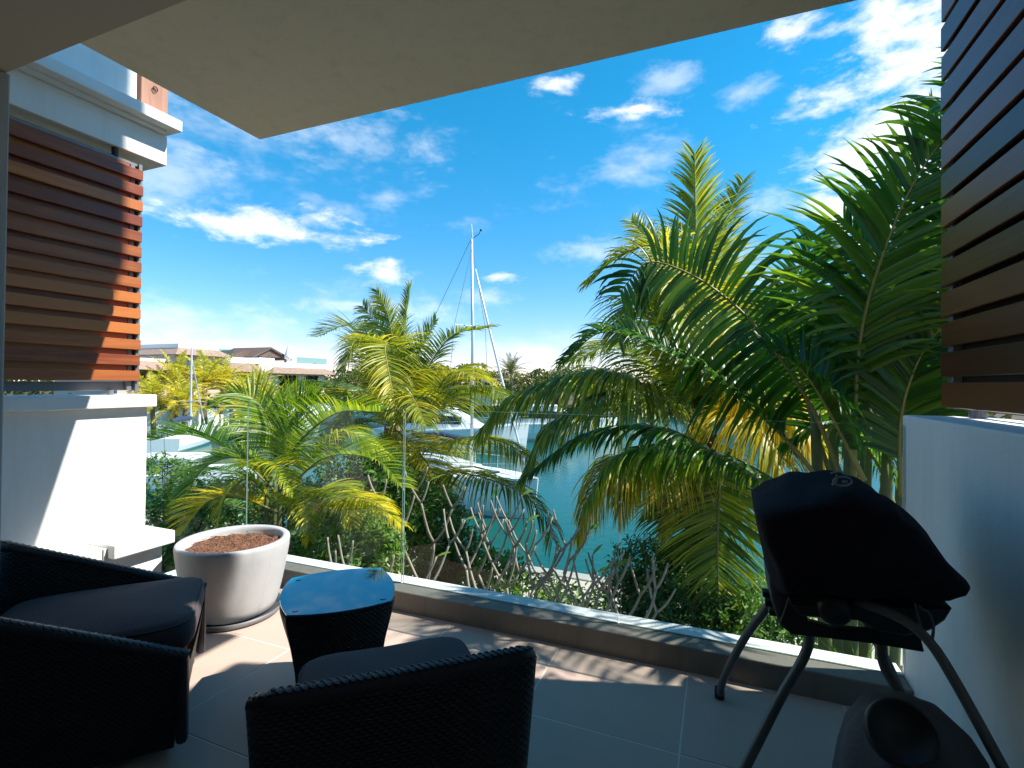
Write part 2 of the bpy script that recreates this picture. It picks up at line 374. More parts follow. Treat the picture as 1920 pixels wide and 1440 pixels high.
# terrace floor: slab with tiles
f = MB(); f.box(-3.3, 1.3, -1.2, 2.672, -.35, -.0016)
floor = struct(f.obj('terrace_floor', 'grout'))
tm = MB(); tm.box(-.2968, .2968, -.2968, .2968, -.005, 0); tile_me = tm.mesh('floor_tile', ['tile'], bev=.0015, seg=1)
for i in range(7):
    for j in range(6):
        cx, cy = -2.825+i*.6, -.8+j*.6
        p = bpy.data.objects.new('floor_tile', tile_me); COL.objects.link(p); p.parent = floor
        p.location = (cx, cy, random.uniform(-.0006, .0006)); p.rotation_euler = (random.uniform(-.001, .001), random.uniform(-.001, .001), random.choice([0, math.pi/2, math.pi]))

# building body under and behind the terrace
bb = MB(); bb.box(-3.3, 1.3, -8, 2.66, -4, -.36)
tag(bb.obj('lower_storey', 'white'), 'white lower storey of the house below the terrace floor', 'building')
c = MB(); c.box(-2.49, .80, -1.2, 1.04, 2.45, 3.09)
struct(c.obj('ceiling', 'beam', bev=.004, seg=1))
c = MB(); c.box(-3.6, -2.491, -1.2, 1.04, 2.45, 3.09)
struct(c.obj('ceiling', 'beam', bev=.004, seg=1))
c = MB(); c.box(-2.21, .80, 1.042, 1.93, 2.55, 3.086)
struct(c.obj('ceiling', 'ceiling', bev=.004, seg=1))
hw = MB(); hw.box(-3.6, -2.483, -1.2, 1.048, -.006, 2.449)
tag(hw.obj('house_wall', 'housewall', bev=.006), 'grey rendered house wall end at the far left edge', 'wall')
hb = empty('house_facade', (0, -1.2, 0), 'house facade with sliding doors behind the terrace', 'wall')
boxo('wall', (-3.6, 1.3, -.15, 0, 0, 2.449), 'housewall', hb, 0)
for x0, x1 in ((-2.2, -.9), (-.88, .42)):
    d = boxo('sliding_door', (x0, x1, .002, .05, .02, 2.2), 'darkglass', hb, 0)
    boxo('frame', (x0, x1, .052, .07, 2.12, 2.2), 'steel', d, 0)

# right wall with slatted screen above
rw = empty('side_wall', (.712, 0, 0), 'shaded white side wall below the dark slatted screen', 'wall')
boxo('wall', (0, .30, -1.2, 2.60, -.3, 1.185), 'white', rw, .008)
boxo('upper_wall', (.16, .50, -1.2, 2.97, 6.45, 9.2), 'white', rw, .01)  # unseen; height and end set to cast the shadow edge on the left fascia
boxo('shading_slab', (.14, .20, -1.2, 2.915, 3.74, 4.52), 'white', rw, .005)  # unseen thin slab added to shade the left part of the pot
boxo('foundation', (0.002, .30, 2.602, 2.66, -.3, .05), 'white', rw, 0)
rs = empty('slatted_screen', (.878, 0, 1.215), 'tall dark brown slatted timber screen on the right wall', 'screen')
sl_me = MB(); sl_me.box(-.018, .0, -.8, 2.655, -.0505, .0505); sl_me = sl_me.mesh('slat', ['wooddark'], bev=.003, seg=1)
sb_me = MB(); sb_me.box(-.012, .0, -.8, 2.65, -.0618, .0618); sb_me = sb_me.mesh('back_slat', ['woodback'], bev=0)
for i in range(18):
    p = bpy.data.objects.new('slat', sl_me); COL.objects.link(p); p.parent = rs; p.location = (random.uniform(-.001, .001), random.uniform(-.002, .002), .055+i*.1247)
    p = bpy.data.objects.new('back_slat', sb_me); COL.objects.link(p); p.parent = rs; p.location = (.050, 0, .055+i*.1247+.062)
for y0 in (2.60, 1.2, -.75):
    boxo('frame_post', (.003, .036, y0, y0+.045, 0, 2.26), 'steel', rs, .002, 1)
fr = MB(); fr.box(.057, .075, -.78, 2.657, -.006, .012); fr.box(.03, .075, 2.658, 2.668, -.006, 2.26); fr.obj('edge_trim', 'steel', rs)
for yy in (2.45, 1.35, .2):
    pm = MB(); pm.tube([(.03, yy, -.028), (.03, yy, .0)], .028, 16); pm.obj('foot', 'steel', rs)

# left low wall, coping, ledge
lw = empty('parapet_wall', (-2.97, 0, 0), 'white parapet wall under the red-brown slatted screen', 'wall')
boxo('wall', (-.22, 0, .9, 1.872, -.05, 1.150), 'white', lw, .005)
boxo('coping', (-.26, .05, .9, 1.892, 1.152, 1.219), 'white', lw, .005)
boxo('ledge', (-.22, .20, 1.60, 1.905, .408, .476), 'white', lw, .006)
boxo('ledge', (-.22, .135, .9, 1.584, .392, .455), 'white', lw, .006)
boxo('ledge_joint', (-.22, .145, 1.585, 1.5985, .388, .457), 'white', lw, .002)
boxo('plinth', (-.22, .125, .9, 1.885, -.05, .406), 'white', lw, .004)
# left slatted screen: front and back layers of slats
ls = empty('slatted_screen', (-2.97, 0, 1.243), 'red-brown slatted timber screen above the left parapet wall', 'screen')
s1 = MB(); s1.box(-.022, .006, 1.0, 1.826, -.0275, .0275); s1 = s1.mesh('slat', ['wood'], bev=.002, seg=1)
s2 = MB(); s2.box(-.042, -.0235, 1.0, 1.773, -.0255, .0255); s2 = s2.mesh('back_slat', ['wood'], bev=.002, seg=1)
for i in range(14):
    z = .080+i*.0852
    p = bpy.data.objects.new('slat', s1); COL.objects.link(p); p.parent = ls; p.location = (random.uniform(-.001, .001), random.uniform(-.002, .002), z)
    p = bpy.data.objects.new('back_slat', s2); COL.objects.link(p); p.parent = ls; p.location = (0, 0, z+.043)
fr = MB(); fr.box(-.044, -.022, 1.775, 1.80, 0, 1.252); fr.box(-.075, -.012, 1.812, 1.832, -.002, 1.254); fr.box(-.075, -.0225, 1.0, 1.8115, 1.238, 1.254); fr.box(-.060, -.043, 1.0, 1.774, 0, .045)
fr.box(-.060, -.043, 1.0, 1.774, 1.205, 1.237); fr.box(-.062, -.046, 1.776, 1.811, .001, 1.237)
fr.obj('frame', 'steel', ls, bev=.002, seg=1)
for yy in (1.70, 1.22):
    pm = MB(); pm.tube([(-.03, yy, -.026), (-.03, yy, .002)], .014, 12); pm.obj('foot', 'steel', ls)
    pm = MB(); pm.tube([(-.03, yy, 1.254), (-.03, yy, 1.298)], .016, 12); pm.obj('bracket', 'black', ls)
# left fascia above the screen
fa = empty('fascia_beam', (-2.97, 0, 2.541), 'white fascia beam with projecting coping above the left screen', 'beam')
boxo('beam', (-.30, 0, .6, 1.956, 0, .170), 'white', fa, .004)
boxo('coping', (-.34, .10, .6, 1.976, .188, .250), 'white', fa, .004)
boxo('shadow_gap', (-.30, .035, .6, 1.93, .171, .187), 'white', fa, 0)
boxo('upper_wall', (-.30, .02, .6, 1.775, .251, 3.2), 'white', fa, .004)
wp = empty('timber_post', (-2.99, 1.87, 2.792), 'weathered brown timber block on the coping beside the white wall', 'post')
boxo('block', (-.06, .035, -.07, .078, 0, .34), 'woodpost', wp, .004)
pm = MB(); pm.tube([(.037+.006, .012*math.cos(a)*1.0+.0, .145+.014*math.sin(a)) for a in [x*.5 for x in range(-1, 11)]], .003, 6); pm.obj('hook', 'black', wp)

# kerb under the glass: grey inner strip, white outer coping
kb = empty('kerb', (0, 2.454, 0), 'low grey and white kerb under the glass balustrade', 'kerb')
boxo('inner_kerb', (-2.895, .711, 0, .1085, -.1, .112), 'greycon', kb, .006)
boxo('outer_coping', (-3.16, .711, .1105, .218, -.3, .113), 'whitecon', kb, .006)
boxo('inner_kerb', (-2.985, -2.897, -.548, .1085, -.1, .111), 'greycon', kb, .006)
boxo('outer_coping', (-3.16, -2.987, -.548, .1085, -.3, .113), 'whitecon', kb, .006)
# glass panels
def glass_panel(x0, x1, y0, y1, label):
    z0, z1 = .1145, 1.1435
    m_ = MB(); m_.box(x0, x1, y0, y1, z0, z1)
    along_x = (x1-x0) > (y1-y0)
    m_.m = [1, 1] + ([0, 1, 0, 1] if along_x else [1, 0, 1, 0])
    o_ = m_.obj('glass_panel', ['glass', 'glassedge'])
    return tag(o_, label, 'glass panel', 'panels of the glass balustrade')
glass_panel(-3.008, -1.742, 2.559, 2.569, 'clear glass balustrade panel behind the concrete pot and side table')
glass_panel(-1.728, -.463, 2.559, 2.569, 'middle clear glass balustrade panel in front of the bare branches')
glass_panel(-.449, .708, 2.559, 2.569, 'clear glass balustrade panel behind the covered barbecue')
glass_panel(-3.020, -3.010, 1.88, 2.569, 'short clear glass return panel beside the white parapet wall')

# ================================================================== TERRACE OBJECTS
# concrete pot with soil and saucer
pc = (-2.525, 2.075, 0)
pot = empty('planter_pot', pc, 'large pale concrete planter pot with bare soil near the parapet', 'pot')
prof = [(.0, .022), (.200, .022), (.214, .03), (.228, .07), (.248, .15), (.268, .25), (.283, .345), (.288, .395), (.286, .408), (.280, .414), (.256, .414), (.248, .408), (.244, .39), (.238, .30), (.2, .28), (0, .28)]
pm = MB(); pm.lathe([(max(r, .0005), z) for r, z in prof], n=72); pm.obj('pot', 'pot', pot, smooth=True)
sm = MB(); rings = []
for i in range(22):
    r = .243*i/21+.001; rings.append((r, 0))
nn = 64
vs = [(r*math.cos(2*math.pi*k/nn), r*math.sin(2*math.pi*k/nn), .372+.016*mnoise.noise(Vector((r*math.cos(2*math.pi*k/nn)*14, r*math.sin(2*math.pi*k/nn)*14, 3)))+.007*mnoise.noise(Vector((r*math.cos(2*math.pi*k/nn)*45, r*math.sin(2*math.pi*k/nn)*45, 7)))) for r, z in rings for k in range(nn)]
sm.add(vs, [(i*nn+k, i*nn+(k+1) % nn, (i+1)*nn+(k+1) % nn, (i+1)*nn+k) for i in range(21) for k in range(nn)])
sm.obj('soil', 'soil', pot, smooth=False)
ch = MB()
for i in range(420):
    a = random.uniform(0, 6.28); r = .235*math.sqrt(random.random()); z = .378+random.uniform(0, .012)
    s_ = random.uniform(.0015, .0045); p0 = Vector((r*math.cos(a), r*math.sin(a), z)); d = Vector((random.uniform(-1, 1), random.uniform(-1, 1), random.uniform(-.2, .6))).normalized()*s_*1.6
    e_ = d.orthogonal().normalized()*s_*.5
    ch.add([p0-d-e_, p0+d-e_, p0+d+e_, p0-d+e_], [(0, 1, 2, 3)])
co = ch.obj('bark_chips', 'soil', pot, fixn=False); co['kind'] = 'stuff'
pm = MB(); pm.lathe([(.001, .004), (.242, .004), (.250, .01), (.256, .032), (.248, .034), (.238, .016), (.001, .014)], n=72); pm.obj('saucer', 'steel', pot, smooth=True)

# wicker tub chairs
def shell_ring(W, D, r, n=9):
    """open plan line of the tub: front-right -> back -> front-left, local x right, y forward (front = +D/2)"""
    pts = [(W/2, D/2), (W/2-.004, D/4), (W/2-.008, 0)]
    cx, cy = W/2-r-.012, -D/2+r
    for i in range(n): a = -math.pi/2*i/(n-1); pts.append((cx+r*math.cos(a), cy+r*math.sin(a)))
    pts += [(.1, -D/2-.004), (-.1, -D/2-.004)]
    for i in range(n): a = -math.pi/2-math.pi/2*i/(n-1); pts.append((-cx+r*math.cos(a), cy+r*math.sin(a)))
    pts += [(-W/2+.008, 0), (-W/2+.004, D/4), (-W/2, D/2)]
    return pts
def uv_mesh(name, grid, uvs, closed_back=None):
    pass
def panel_grid(name, rows, parent, uvr, mat='wicker', close=False):
    """rows: list of rows of Vectors; uv in metres"""
    nr, nc = len(rows), len(rows[0]); vs = [p for r in rows for p in r]; fs = []; 
    for i in range(nr-1):
        for k in range(nc-1): fs.append((i*nc+k, i*nc+k+1, (i+1)*nc+k+1, (i+1)*nc+k))
    me = bpy.data.meshes.new(name); me.from_pydata([tuple(p) for p in vs], [], fs); me.materials.append(M[mat])
    uvl = me.uv_layers.new(name='UVMap')
    for poly in me.polygons:
        for li in poly.loop_indices:
            vi = me.loops[li].vertex_index; uvl.data[li].uv = uvr(vi//nc, vi % nc)
    me.polygons.foreach_set('use_smooth', [True]*len(me.polygons)); me.update()
    o_ = bpy.data.objects.new(name, me); COL.objects.link(o_); o_.parent = parent
    return o_
def tub_chair(loc, rz, label, D=.64, dh=0, W=.70):
    root = empty('wicker_armchair', loc, label, 'armchair', 'black wicker tub chairs', rz)
    TH = .055
    out = shell_ring(W, D, .055); inn = shell_ring(W-2*TH, D-TH*1.0, .04); inn = [(x, y+TH*.5) for x, y in inn]
    L = [0]
    for i in range(1, len(out)): L.append(L[-1]+math.dist(out[i], out[i-1]))
    def top(y): # rim falls from the back to the front
        s_ = min(max((y+D/2)/D, 0), 1); return .600+dh-.300*s_
    def fr_row(f, z0, flare): return [Vector((x*(1-flare*(1-f)), y*(1-flare*(1-f)), z0+(top(y)-z0)*f)) for x, y in out]
    rows = [fr_row(k/8, .03, .10) for k in range(9)]
    panel_grid('outer_shell', rows, root, lambda r, c: (L[c], rows[r][c].z))
    rows2 = [[Vector((x, y, .25+(top(y)-.25)*k/5)) for x, y in inn] for k in range(6)]
    panel_grid('inner_shell', rows2, root, lambda r, c: (L[c]*.85, rows2[r][c].z))
    # front panel below the cushion
    rows3 = [[Vector((-W/2*(1-.10*(1-k/5))+W*(1-.10*(1-k/5))*c_/6, (D/2+.004*math.sin(math.pi*c_/6))*(1-.10*(1-k/5)), .03+.262*k/5)) for c_ in range(7)] for k in range(6)]
    panel_grid('front_panel', rows3, root, lambda r, c: (rows3[r][c].x, rows3[r][c].z))
    # rounded rim: two braided strands following the shell top
    rim = [Vector((a[0]*.62+b_[0]*.38, a[1]*.62+b_[1]*.38, top(a[1])-.006)) for a, b_ in zip(out, inn)]
    rim_s, ln = catmull(rim, 150)
    pm = MB(); pm.tube(rim_s, [TH*.42*(.985+.03*(i % 2)) for i in range(150)], 12); ro = pm.obj('rim', 'wickrim', root, smooth=True)
    n_ = 420; base, _ = catmull(rim, n_)
    st = MB()
    for ph in (0, math.pi):
        q_ = []
        for i, p in enumerate(base):
            T = (base[min(i+1, n_-1)]-base[max(0, i-1)]).normalized(); S = T.cross(Vector((0, 0, 1))).normalized()
            q_.append(p+S*(TH*.26*math.sin(i*.8+ph))+Vector((0, 0, TH*.365+.002*math.cos(i*.8+ph))))
        st.tube(q_, .0032, 5)
    st.obj('braid', 'wickrim', ro, smooth=True)
    for s_ in (-1, 1):  # arm front caps
        pm = MB(); x1 = s_*W/2; x0 = s_*(W/2-TH)
        pm.box(min(x0, x1), max(x0, x1), D/2-.03, D/2+.006, .05, .296+dh); pm.obj('arm_front', 'wickrim', root, bev=.014)
    pm = MB(); pm.box(-W/2+.05, W/2-.05, -D/2+.06, D/2-.03, .24, .32); pm.obj('seat', 'wickrim', root)
    # cushion: puffed box with rounded corners
    cw, cdp, cz0, ctk = min(W, .71)-2*TH-.06, D-.085, .315+min(dh, 0), .12
    rings = []
    for k in range(9):
        a = -math.pi/2+math.pi*k/8; zz = cz0+ctk/2+ctk/2*math.sin(a); ins = .030*(1-math.cos(a))
        pts = []
        for c_ in range(40):
            th = 2*math.pi*c_/40; ca, sa = math.cos(th), math.sin(th)
            px_ = math.copysign(abs(ca)**.28, ca)*(cw/2-ins); py_ = math.copysign(abs(sa)**.28, sa)*(cdp/2-ins)
            pts.append(Vector((px_, py_+.055, zz+.006*mnoise.noise(Vector((px_*7, py_*7, zz*5+loc[0]))))))
        rings.append(pts)
    # domed top
    tops = rings[-1]
    for f_ in (.8, .5, .2, .03): rings.append([Vector((p.x*f_, .055+(p.y-.055)*f_, cz0+ctk+.022*(1-f_**2)+.004*mnoise.noise(Vector((p.x*f_*8, p.y*f_*8, 2))))) for p in tops])
    pm = MB(); pm.loft(rings); cu = pm.obj('cushion', 'fabric', root, smooth=True)
    pm = MB(); pm.tube([p*1.0+Vector((0, 0, .001)) for p in rings[6]]+[rings[6][0]], .0042, 6); pm.obj('piping', 'fabric', cu, smooth=True)
    return root
M['wickrim'] = plain('wicker_strand', (.018, .017, .022), .40, .2, 30, .5)
# chair beside the parapet: faces (.66,.75);  chair in front: faces (-.662,.746)
tub_chair((-2.198, 1.1625, 0), math.atan2(.75, .66)-math.pi/2, 'black wicker tub chair with dark cushion at the left, beside the house wall', .74, .045)
tub_chair((-.865, 1.242, 0), math.atan2(.746, -.662)-math.pi/2, 'black wicker tub chair seen from behind, nearest the camera', .52, -.014, .735)

# side table with blue glass top
tb = empty('side_table', (-1.445, 1.68, 0), 'small black wicker side table with blue glass top', 'table', None, rad(-2))
def bowed(R, bow, z, n=10, tw=0):
    pts = []
    cs = [Vector((R*math.cos(rad(45+90*i)+tw), R*math.sin(rad(45+90*i)+tw), 0)) for i in range(4)]
    for i in range(4):
        a, b_ = cs[i], cs[(i+1) % 4]; nrm = ((a+b_)/2).normalized()
        for k in range(n):
            t_ = k/n; pts.append(a.lerp(b_, t_)+nrm*(bow*4*t_*(1-t_))+Vector((0, 0, z)))
    return pts
TW = rad(45)
prof = [(0.02, .86, .0), (.10, .80, .0), (.2, .82, .01), (.3, .89, .018), (.38, .97, .028), (.415, 1.0, .032), (.438, .995, .032)]
rows = []
for z, k, bw in prof:
    r = bowed(.268*k, bw, z, 10, TW); rows.append(r+[r[0]])
panel_grid('body', rows, tb, lambda r, c: (c*.042, rows[r][c].z))
pm = MB(); pm.loft([bowed(.262, .032, .432, 10, TW), bowed(.262, .032, .439, 10, TW)]); pm.obj('top_frame', 'wickrim', tb)
pm = MB(); pm.loft([bowed(.266, .033, .4425, 10, TW), bowed(.266, .033, .450, 10, TW)]); gt = pm.obj('glass_top', 'bluetop', tb, bev=.0015, seg=1)
for q_ in bowed(.225, .0, .4508, 1, TW):
    pm = MB(); pm.tube([q_, q_+Vector((0, 0, .0012))], .011, 16); pm.obj('fixing_disc', 'bluetop', gt)

# covered barbecue on a tube stand
bq = empty('barbecue', (.36, 1.9, 0), 'portable barbecue under a black fabric cover on a grey tube stand', 'barbecue')
BO = Vector((.36, 1.9, 0))
def rel(p): return Vector(p)-BO
YM = 1.84
silh = [(1412, 950), (1411, 935), (1440, 918), (1475, 903), (1520, 895), (1575, 892), (1625, 900), (1670, 918), (1700, 945), (1730, 985), (1765, 1030), (1796, 1066), (1806, 1082), (1797, 1096), (1765, 1108), (1700, 1110), (1640, 1106), (1580, 1103), (1520, 1102), (1475, 1104), (1452, 1108), (1442, 1085), (1430, 1030), (1418, 985)]
P0 = [Py(a, b_, YM) for a, b_ in silh]; cen = sum(P0, Vector())/len(P0)
P0 = [cen+Vector(((p.x-cen.x)*.935, p.y-cen.y, (p.z-cen.z)*.87))+Vector((-.022, 0, .016)) for p in P0]
# sections through the depth; the two ends draw in and the top edge rounds over
rings = []
for q9 in range(13):
    ph = -math.pi/2+math.pi*q9/12; dy = .235*math.copysign(abs(math.sin(ph))**.8, ph); cc = max(0, math.cos(ph))
    kx = .84+.16*cc**.5; kt = .66+.34*cc**.55; kb = .90+.10*cc**.4
    if dy < 0: kx = .78+.22*cc**.6; kb = .52+.48*cc**.6
    ring = []
    Q = []
    for i in range(len(P0)):
        for s_ in range(3): Q.append(P0[i].lerp(P0[(i+1) % len(P0)], s_/3))
    for p in Q:
        d = p-cen; x = cen.x+d.x*kx; z = cen.z+d.z*(kt if d.z > 0 else kb)
        y = YM+dy
        wr = .018*mnoise.noise(Vector((p.x*7, y*7, p.z*3)))+.012*mnoise.noise(Vector((p.x*24, y*16, p.z*4)))
        ring.append(rel((x+wr*d.normalized().x, y+.5*wr, z+wr*d.normalized().z)))
    rings.append(ring)
pm = MB(); pm.loft(rings); cv = pm.obj('cover', 'cover', bq, smooth=True)
# pale side flap hanging at the left end
fl = MB(); A_ = [Py(1441, 1080, 1.74), Py(1480, 1092, 1.74), Py(1494, 1150, 1.74), Py(1486, 1192, 1.74), Py(1462, 1174, 1.74), Py(1447, 1130, 1.74)]
fl.prism([rel(p) for p in A_], (0, .22, 0)); fl.obj('side_panel', 'coverside', bq, bev=.008, seg=2)
# emblem: ring with a dot, and an arc, printed on the top of the cover
em_ = MB()
def on_cover(px, py):
    d = ray(px, py); best = None
    # march to the cover's upper surface, modelled by the silhouette height at depth y
    return Py(px, py, 1.665)
for cx, cy, rx, ry, a0, a1, wd in ((1580, 902.5, 17, 8.5, 0, 6.2832, .0042), (1584, 903, 4.5, 1.8, 0, 6.2832, .003), (1556, 895, 13, 15, -.35, 1.3, .0042), (1574, 889.5, 17, 5, 3.4, 6.0, .003)):
    pts = [rel(on_cover(cx+rx*math.cos(a0+(a1-a0)*k/28), cy+ry*math.sin(a0+(a1-a0)*k/28))) for k in range(29)]
    em_.tube(pts, wd*.7, 6)
em_.obj('emblem', 'emblem', cv)
# fire box under the cover
fb = MB(); A_ = [Py(1470, 1100, 1.80), Py(1752, 1104, 1.80), Py(1738, 1128, 1.80), Py(1712, 1146, 1.80), Py(1670, 1156, 1.80), Py(1625, 1148, 1.80), Py(1590, 1130, 1.80), Py(1530, 1126, 1.80), Py(1490, 1124, 1.80)]
fb.prism([rel(p)+Vector((0, -.13, 0)) for p in A_], (0, .26, 0)); fb.obj('fire_box', 'black', bq, bev=.006, seg=1)
kn = MB(); c0 = rel(Py(1566, 1132, 1.70)); ax = Vector((-.25, -1, -.12)).normalized()
kn.tube([c0-ax*.09, c0-ax*.02, c0+ax*.035, c0+ax*.05, c0+ax*.058], [.036, .040, .044, .040, .024], 24); kn.obj('gas_regulator', 'black', bq, smooth=True)
cb = MB(); A_ = [Py(1478, 1120, 1.72), Py(1500, 1118, 1.72), Py(1516, 1165, 1.72), Py(1560, 1178, 1.72), Py(1640, 1184, 1.72), Py(1668, 1165, 1.72), Py(1700, 1150, 1.72), Py(1722, 1175, 1.72), Py(1734, 1224, 1.72), Py(1640, 1208, 1.72), Py(1540, 1196, 1.72), Py(1484, 1190, 1.72), Py(1462, 1168, 1.72)]
cb.prism([rel(p) for p in A_], (0, .028, 0)); cb.obj('cross_bar', 'black', bq, bev=.003, seg=1)
def to_floor(pts):
    q_ = [Vector(p) for p in pts]; d = (q_[-1]-q_[-2]); t_ = -(q_[-1].z-.012)/d.z
    return q_+[q_[-1]+d*t_] if t_ > 0.02 else q_
legs = [[(1452, 1118, 2.0), (1436, 1142, 2.03), (1400, 1190, 2.10), (1372, 1240, 2.18), (1356, 1275, 2.25), (1349, 1303, 2.305)],
        [(1518, 1180, 1.80), (1515, 1212, 1.80), (1498, 1250, 1.80), (1468, 1300, 1.79), (1425, 1385, 1.78)],
        [(1590, 1110, 2.08), (1612, 1145, 2.08), (1650, 1215, 2.06), (1690, 1300, 2.02), (1716, 1360, 1.98)],
        [(1652, 1200, 1.80), (1656, 1240, 1.80), (1672, 1275, 1.79), (1720, 1345, 1.76), (1765, 1420, 1.72)],
        [(1600, 1126, 1.66), (1660, 1146, 1.63), (1712, 1174, 1.59), (1752, 1215, 1.56), (1795, 1285, 1.53), (1845, 1375, 1.50), (1880, 1440, 1.48)]]
for lg in legs:
    q_ = [rel(p) for p in to_floor([Py(*p) for p in lg])]
    q2, _ = catmull(q_, 34); pm = MB(); pm.tube(q2, .0145 if lg is not legs[4] else .0125, 12); lo = pm.obj('leg', 'leg', bq, smooth=True)
    pm = MB(); pm.tube([q2[-1]+Vector((0, 0, -.011)), q2[-1]+Vector((0, 0, .03))], .020, 12); pm.obj('rubber_foot', 'black', lo)
for hk in ([(1715, 1130), (1722, 1160), (1730, 1190)], [(1722, 1135), (1730, 1143), (1742, 1150), (1750, 1175), (1748, 1200)]):
    q2, _ = catmull([rel(Py(a, b_, 1.62)) for a, b_ in hk], 14); pm = MB(); pm.tube(q2, .0035, 6); pm.obj('hook_wire', 'leg', bq)
for a, b_ in ((1438, 1112), (1443, 1129), (1450, 1146)):
    p = rel(Py(a, b_, 1.9)); pm = MB(); pm.box(p.x-.014, p.x+.014, p.y-.02, p.y+.02, p.z-.009, p.z+.009); pm.obj('hinge', 'black', bq, bev=.003)

# gas bottle in a dark fabric cover under the barbecue
gb = empty('gas_bottle', (.435, 1.52, 0), 'covered gas bottle with round opening on the floor below the barbecue', 'gas bottle')
rings = []
for z, r in ((.0, .145), (.08, .155), (.2, .158), (.3, .155), (.38, .148), (.44, .132), (.49, .105), (.52, .072), (.532, .03)):
    ring = []
    for k in range(48):
        a = 2*math.pi*k/48; wr = 1+.05*math.sin(a*7+z*6)+.08*mnoise.noise(Vector((math.cos(a)*2, math.sin(a)*2, z*6)))
        ring.append(Vector((r*wr*math.cos(a), r*wr*math.sin(a), z)))
    rings.append(ring)
pm = MB(); pm.loft(rings); pm.obj('cover', 'coverside', gb, smooth=True)
pm = MB(); c0 = Py(1690, 1374, 1.405)-Vector((.435, 1.52, 0)); ax = Vector((-.12, -.80, .58)).normalized(); S = ax.orthogonal().normalized(); B_ = ax.cross(S)
pm.loft([[c0+ax*h+S*(r*math.cos(2*math.pi*k/28))+B_*(r*math.sin(2*math.pi*k/28)) for k in range(28)] for h, r in ((-.02, .070), (.016, .066), (.018, .060), (.004, .056), (.002, .001))]); pm.obj('opening', 'black', gb, smooth=True)

# ================================================================== VEGETATION
def frond_mesh(path, L, n, wid, droop=.25, lf0=.12, a0=10, a1=52, vee=.25, hint=(0, 0, 1), tint=(.3, .25), tipy=.25, mat='coco', seg=5, rr=.014, jit=.10, seed=0, prof=None, bare=0, rib_tint=None):
    """one pinnate leaf: rib along path, n leaflet pairs. returns MB in coordinates relative to path[0]"""
    rnd = random.Random(seed)
    O = Vector(path[0]); pts, ln = catmull([Vector(p)-O for p in path], n+6)
    mb = MB(); N_ = len(pts)
    mb.tube(pts[::2]+([pts[-1]] if (N_-1) % 2 else []), [rr*(1-.86*i/(len(pts[::2]))) for i in range(len(pts[::2])+(1 if (N_-1) % 2 else 0))], 6, 1, True, .6)
    H = Vector(hint).normalized(); G = Vector((0, 0, -1)); lastS = None
    for i, p in enumerate(pts):
        t_ = i/(N_-1)
        if t_ < lf0: continue
        T = (pts[min(i+1, N_-1)]-pts[max(i-1, 0)]).normalized()
        Nn = H-T*H.dot(T)
        if Nn.length < .15: Nn = (lastS.cross(T) if lastS is not None else T.orthogonal())
        Nn.normalize(); S = T.cross(Nn).normalized()
        if lastS is not None and S.dot(lastS) < 0: S = -S; Nn = -Nn
        lastS = S
        tt = (t_-lf0)/(1-lf0)
        k = prof(tt) if prof else (min(1, .45+2.2*tt) if tt < .25 else 1)*(1-.72*max(0, tt-.35)/.65)
        ang = rad(a0+(a1-a0)*tt)
        for sg in (-1, 1):
            if rnd.random() < bare: continue
            l = L*k*rnd.uniform(.86, 1.08)
            d = (S*sg*math.cos(ang)+T*math.sin(ang)+Nn*vee+Vector((rnd.gauss(0, jit), rnd.gauss(0, jit), rnd.gauss(0, jit)))).normalized()
            q = p.copy(); dr = droop*rnd.uniform(.65, 1.4)
            W_ = wid*rnd.uniform(.8, 1.15)*(.7+.3*k)
            tn = min(1, max(0, tint[0]+rnd.gauss(0, tint[1])*.6)); vs = []; tl = []; tw = rnd.gauss(0, .35)
            for s_ in range(seg+1):
                f_ = s_/seg
                side = T-d*T.dot(d)
                side = side.normalized() if side.length > .15 else d.cross(Nn).normalized()
                nrm = side.cross(d).normalized()
                sd = side*math.cos(tw)+nrm*math.sin(tw)
                ww = W_*(.55+.45*min(1, f_*4))*(1-f_**2.2)*.5 if s_ < seg else .0006
                if s_ == 0: ww = W_*.22
                vs += [q-sd*ww+nrm*ww*.35, q, q+sd*ww+nrm*ww*.35]
                c_ = min(1, tn+tipy*f_**2.5*rnd.uniform(.3, 1)); tl += [c_]*3
                if s_ < seg:
                    q = q+d*(l/seg); d = (d+G*dr*(.35+.9*f_)).normalized()
            fs = []
            for s_ in range(seg): 
                b_ = s_*3; fs += [(b_, b_+1, b_+4, b_+3), (b_+1, b_+2, b_+5, b_+4)]
            mb.add(vs, fs, 0, tl)
    return mb, O
def frond(parent, path, mat='coco', **k):
    mb, O = frond_mesh(path, mat=mat, seed=random.randint(0, 10**6), **k)
    o_ = mb.obj('frond', [mat, 'rachis'], parent, smooth=True, tint=True, fixn=False)
    o_.location = O-Vector(parent.location); return o_
def P(*l): return [p if isinstance(p, Vector) else Py(*p) for p in l]
def trunk_obj(parent, pts, r0_, r1_, mat='trunk', name='trunk', n=26, rings=.035):
    q, ln = catmull([Vector(p)-Vector(parent.location) for p in pts], n)
    rs = [(r0_+(r1_-r0_)*i/(n-1))*(1+rings*(1 if i % 2 else -1)) for i in range(n)]
    rs[0] *= 1.35; rs[1] *= 1.15
    m_ = MB(); m_.tube(q, rs, 14); return m_.obj(name, mat, parent, smooth=True)

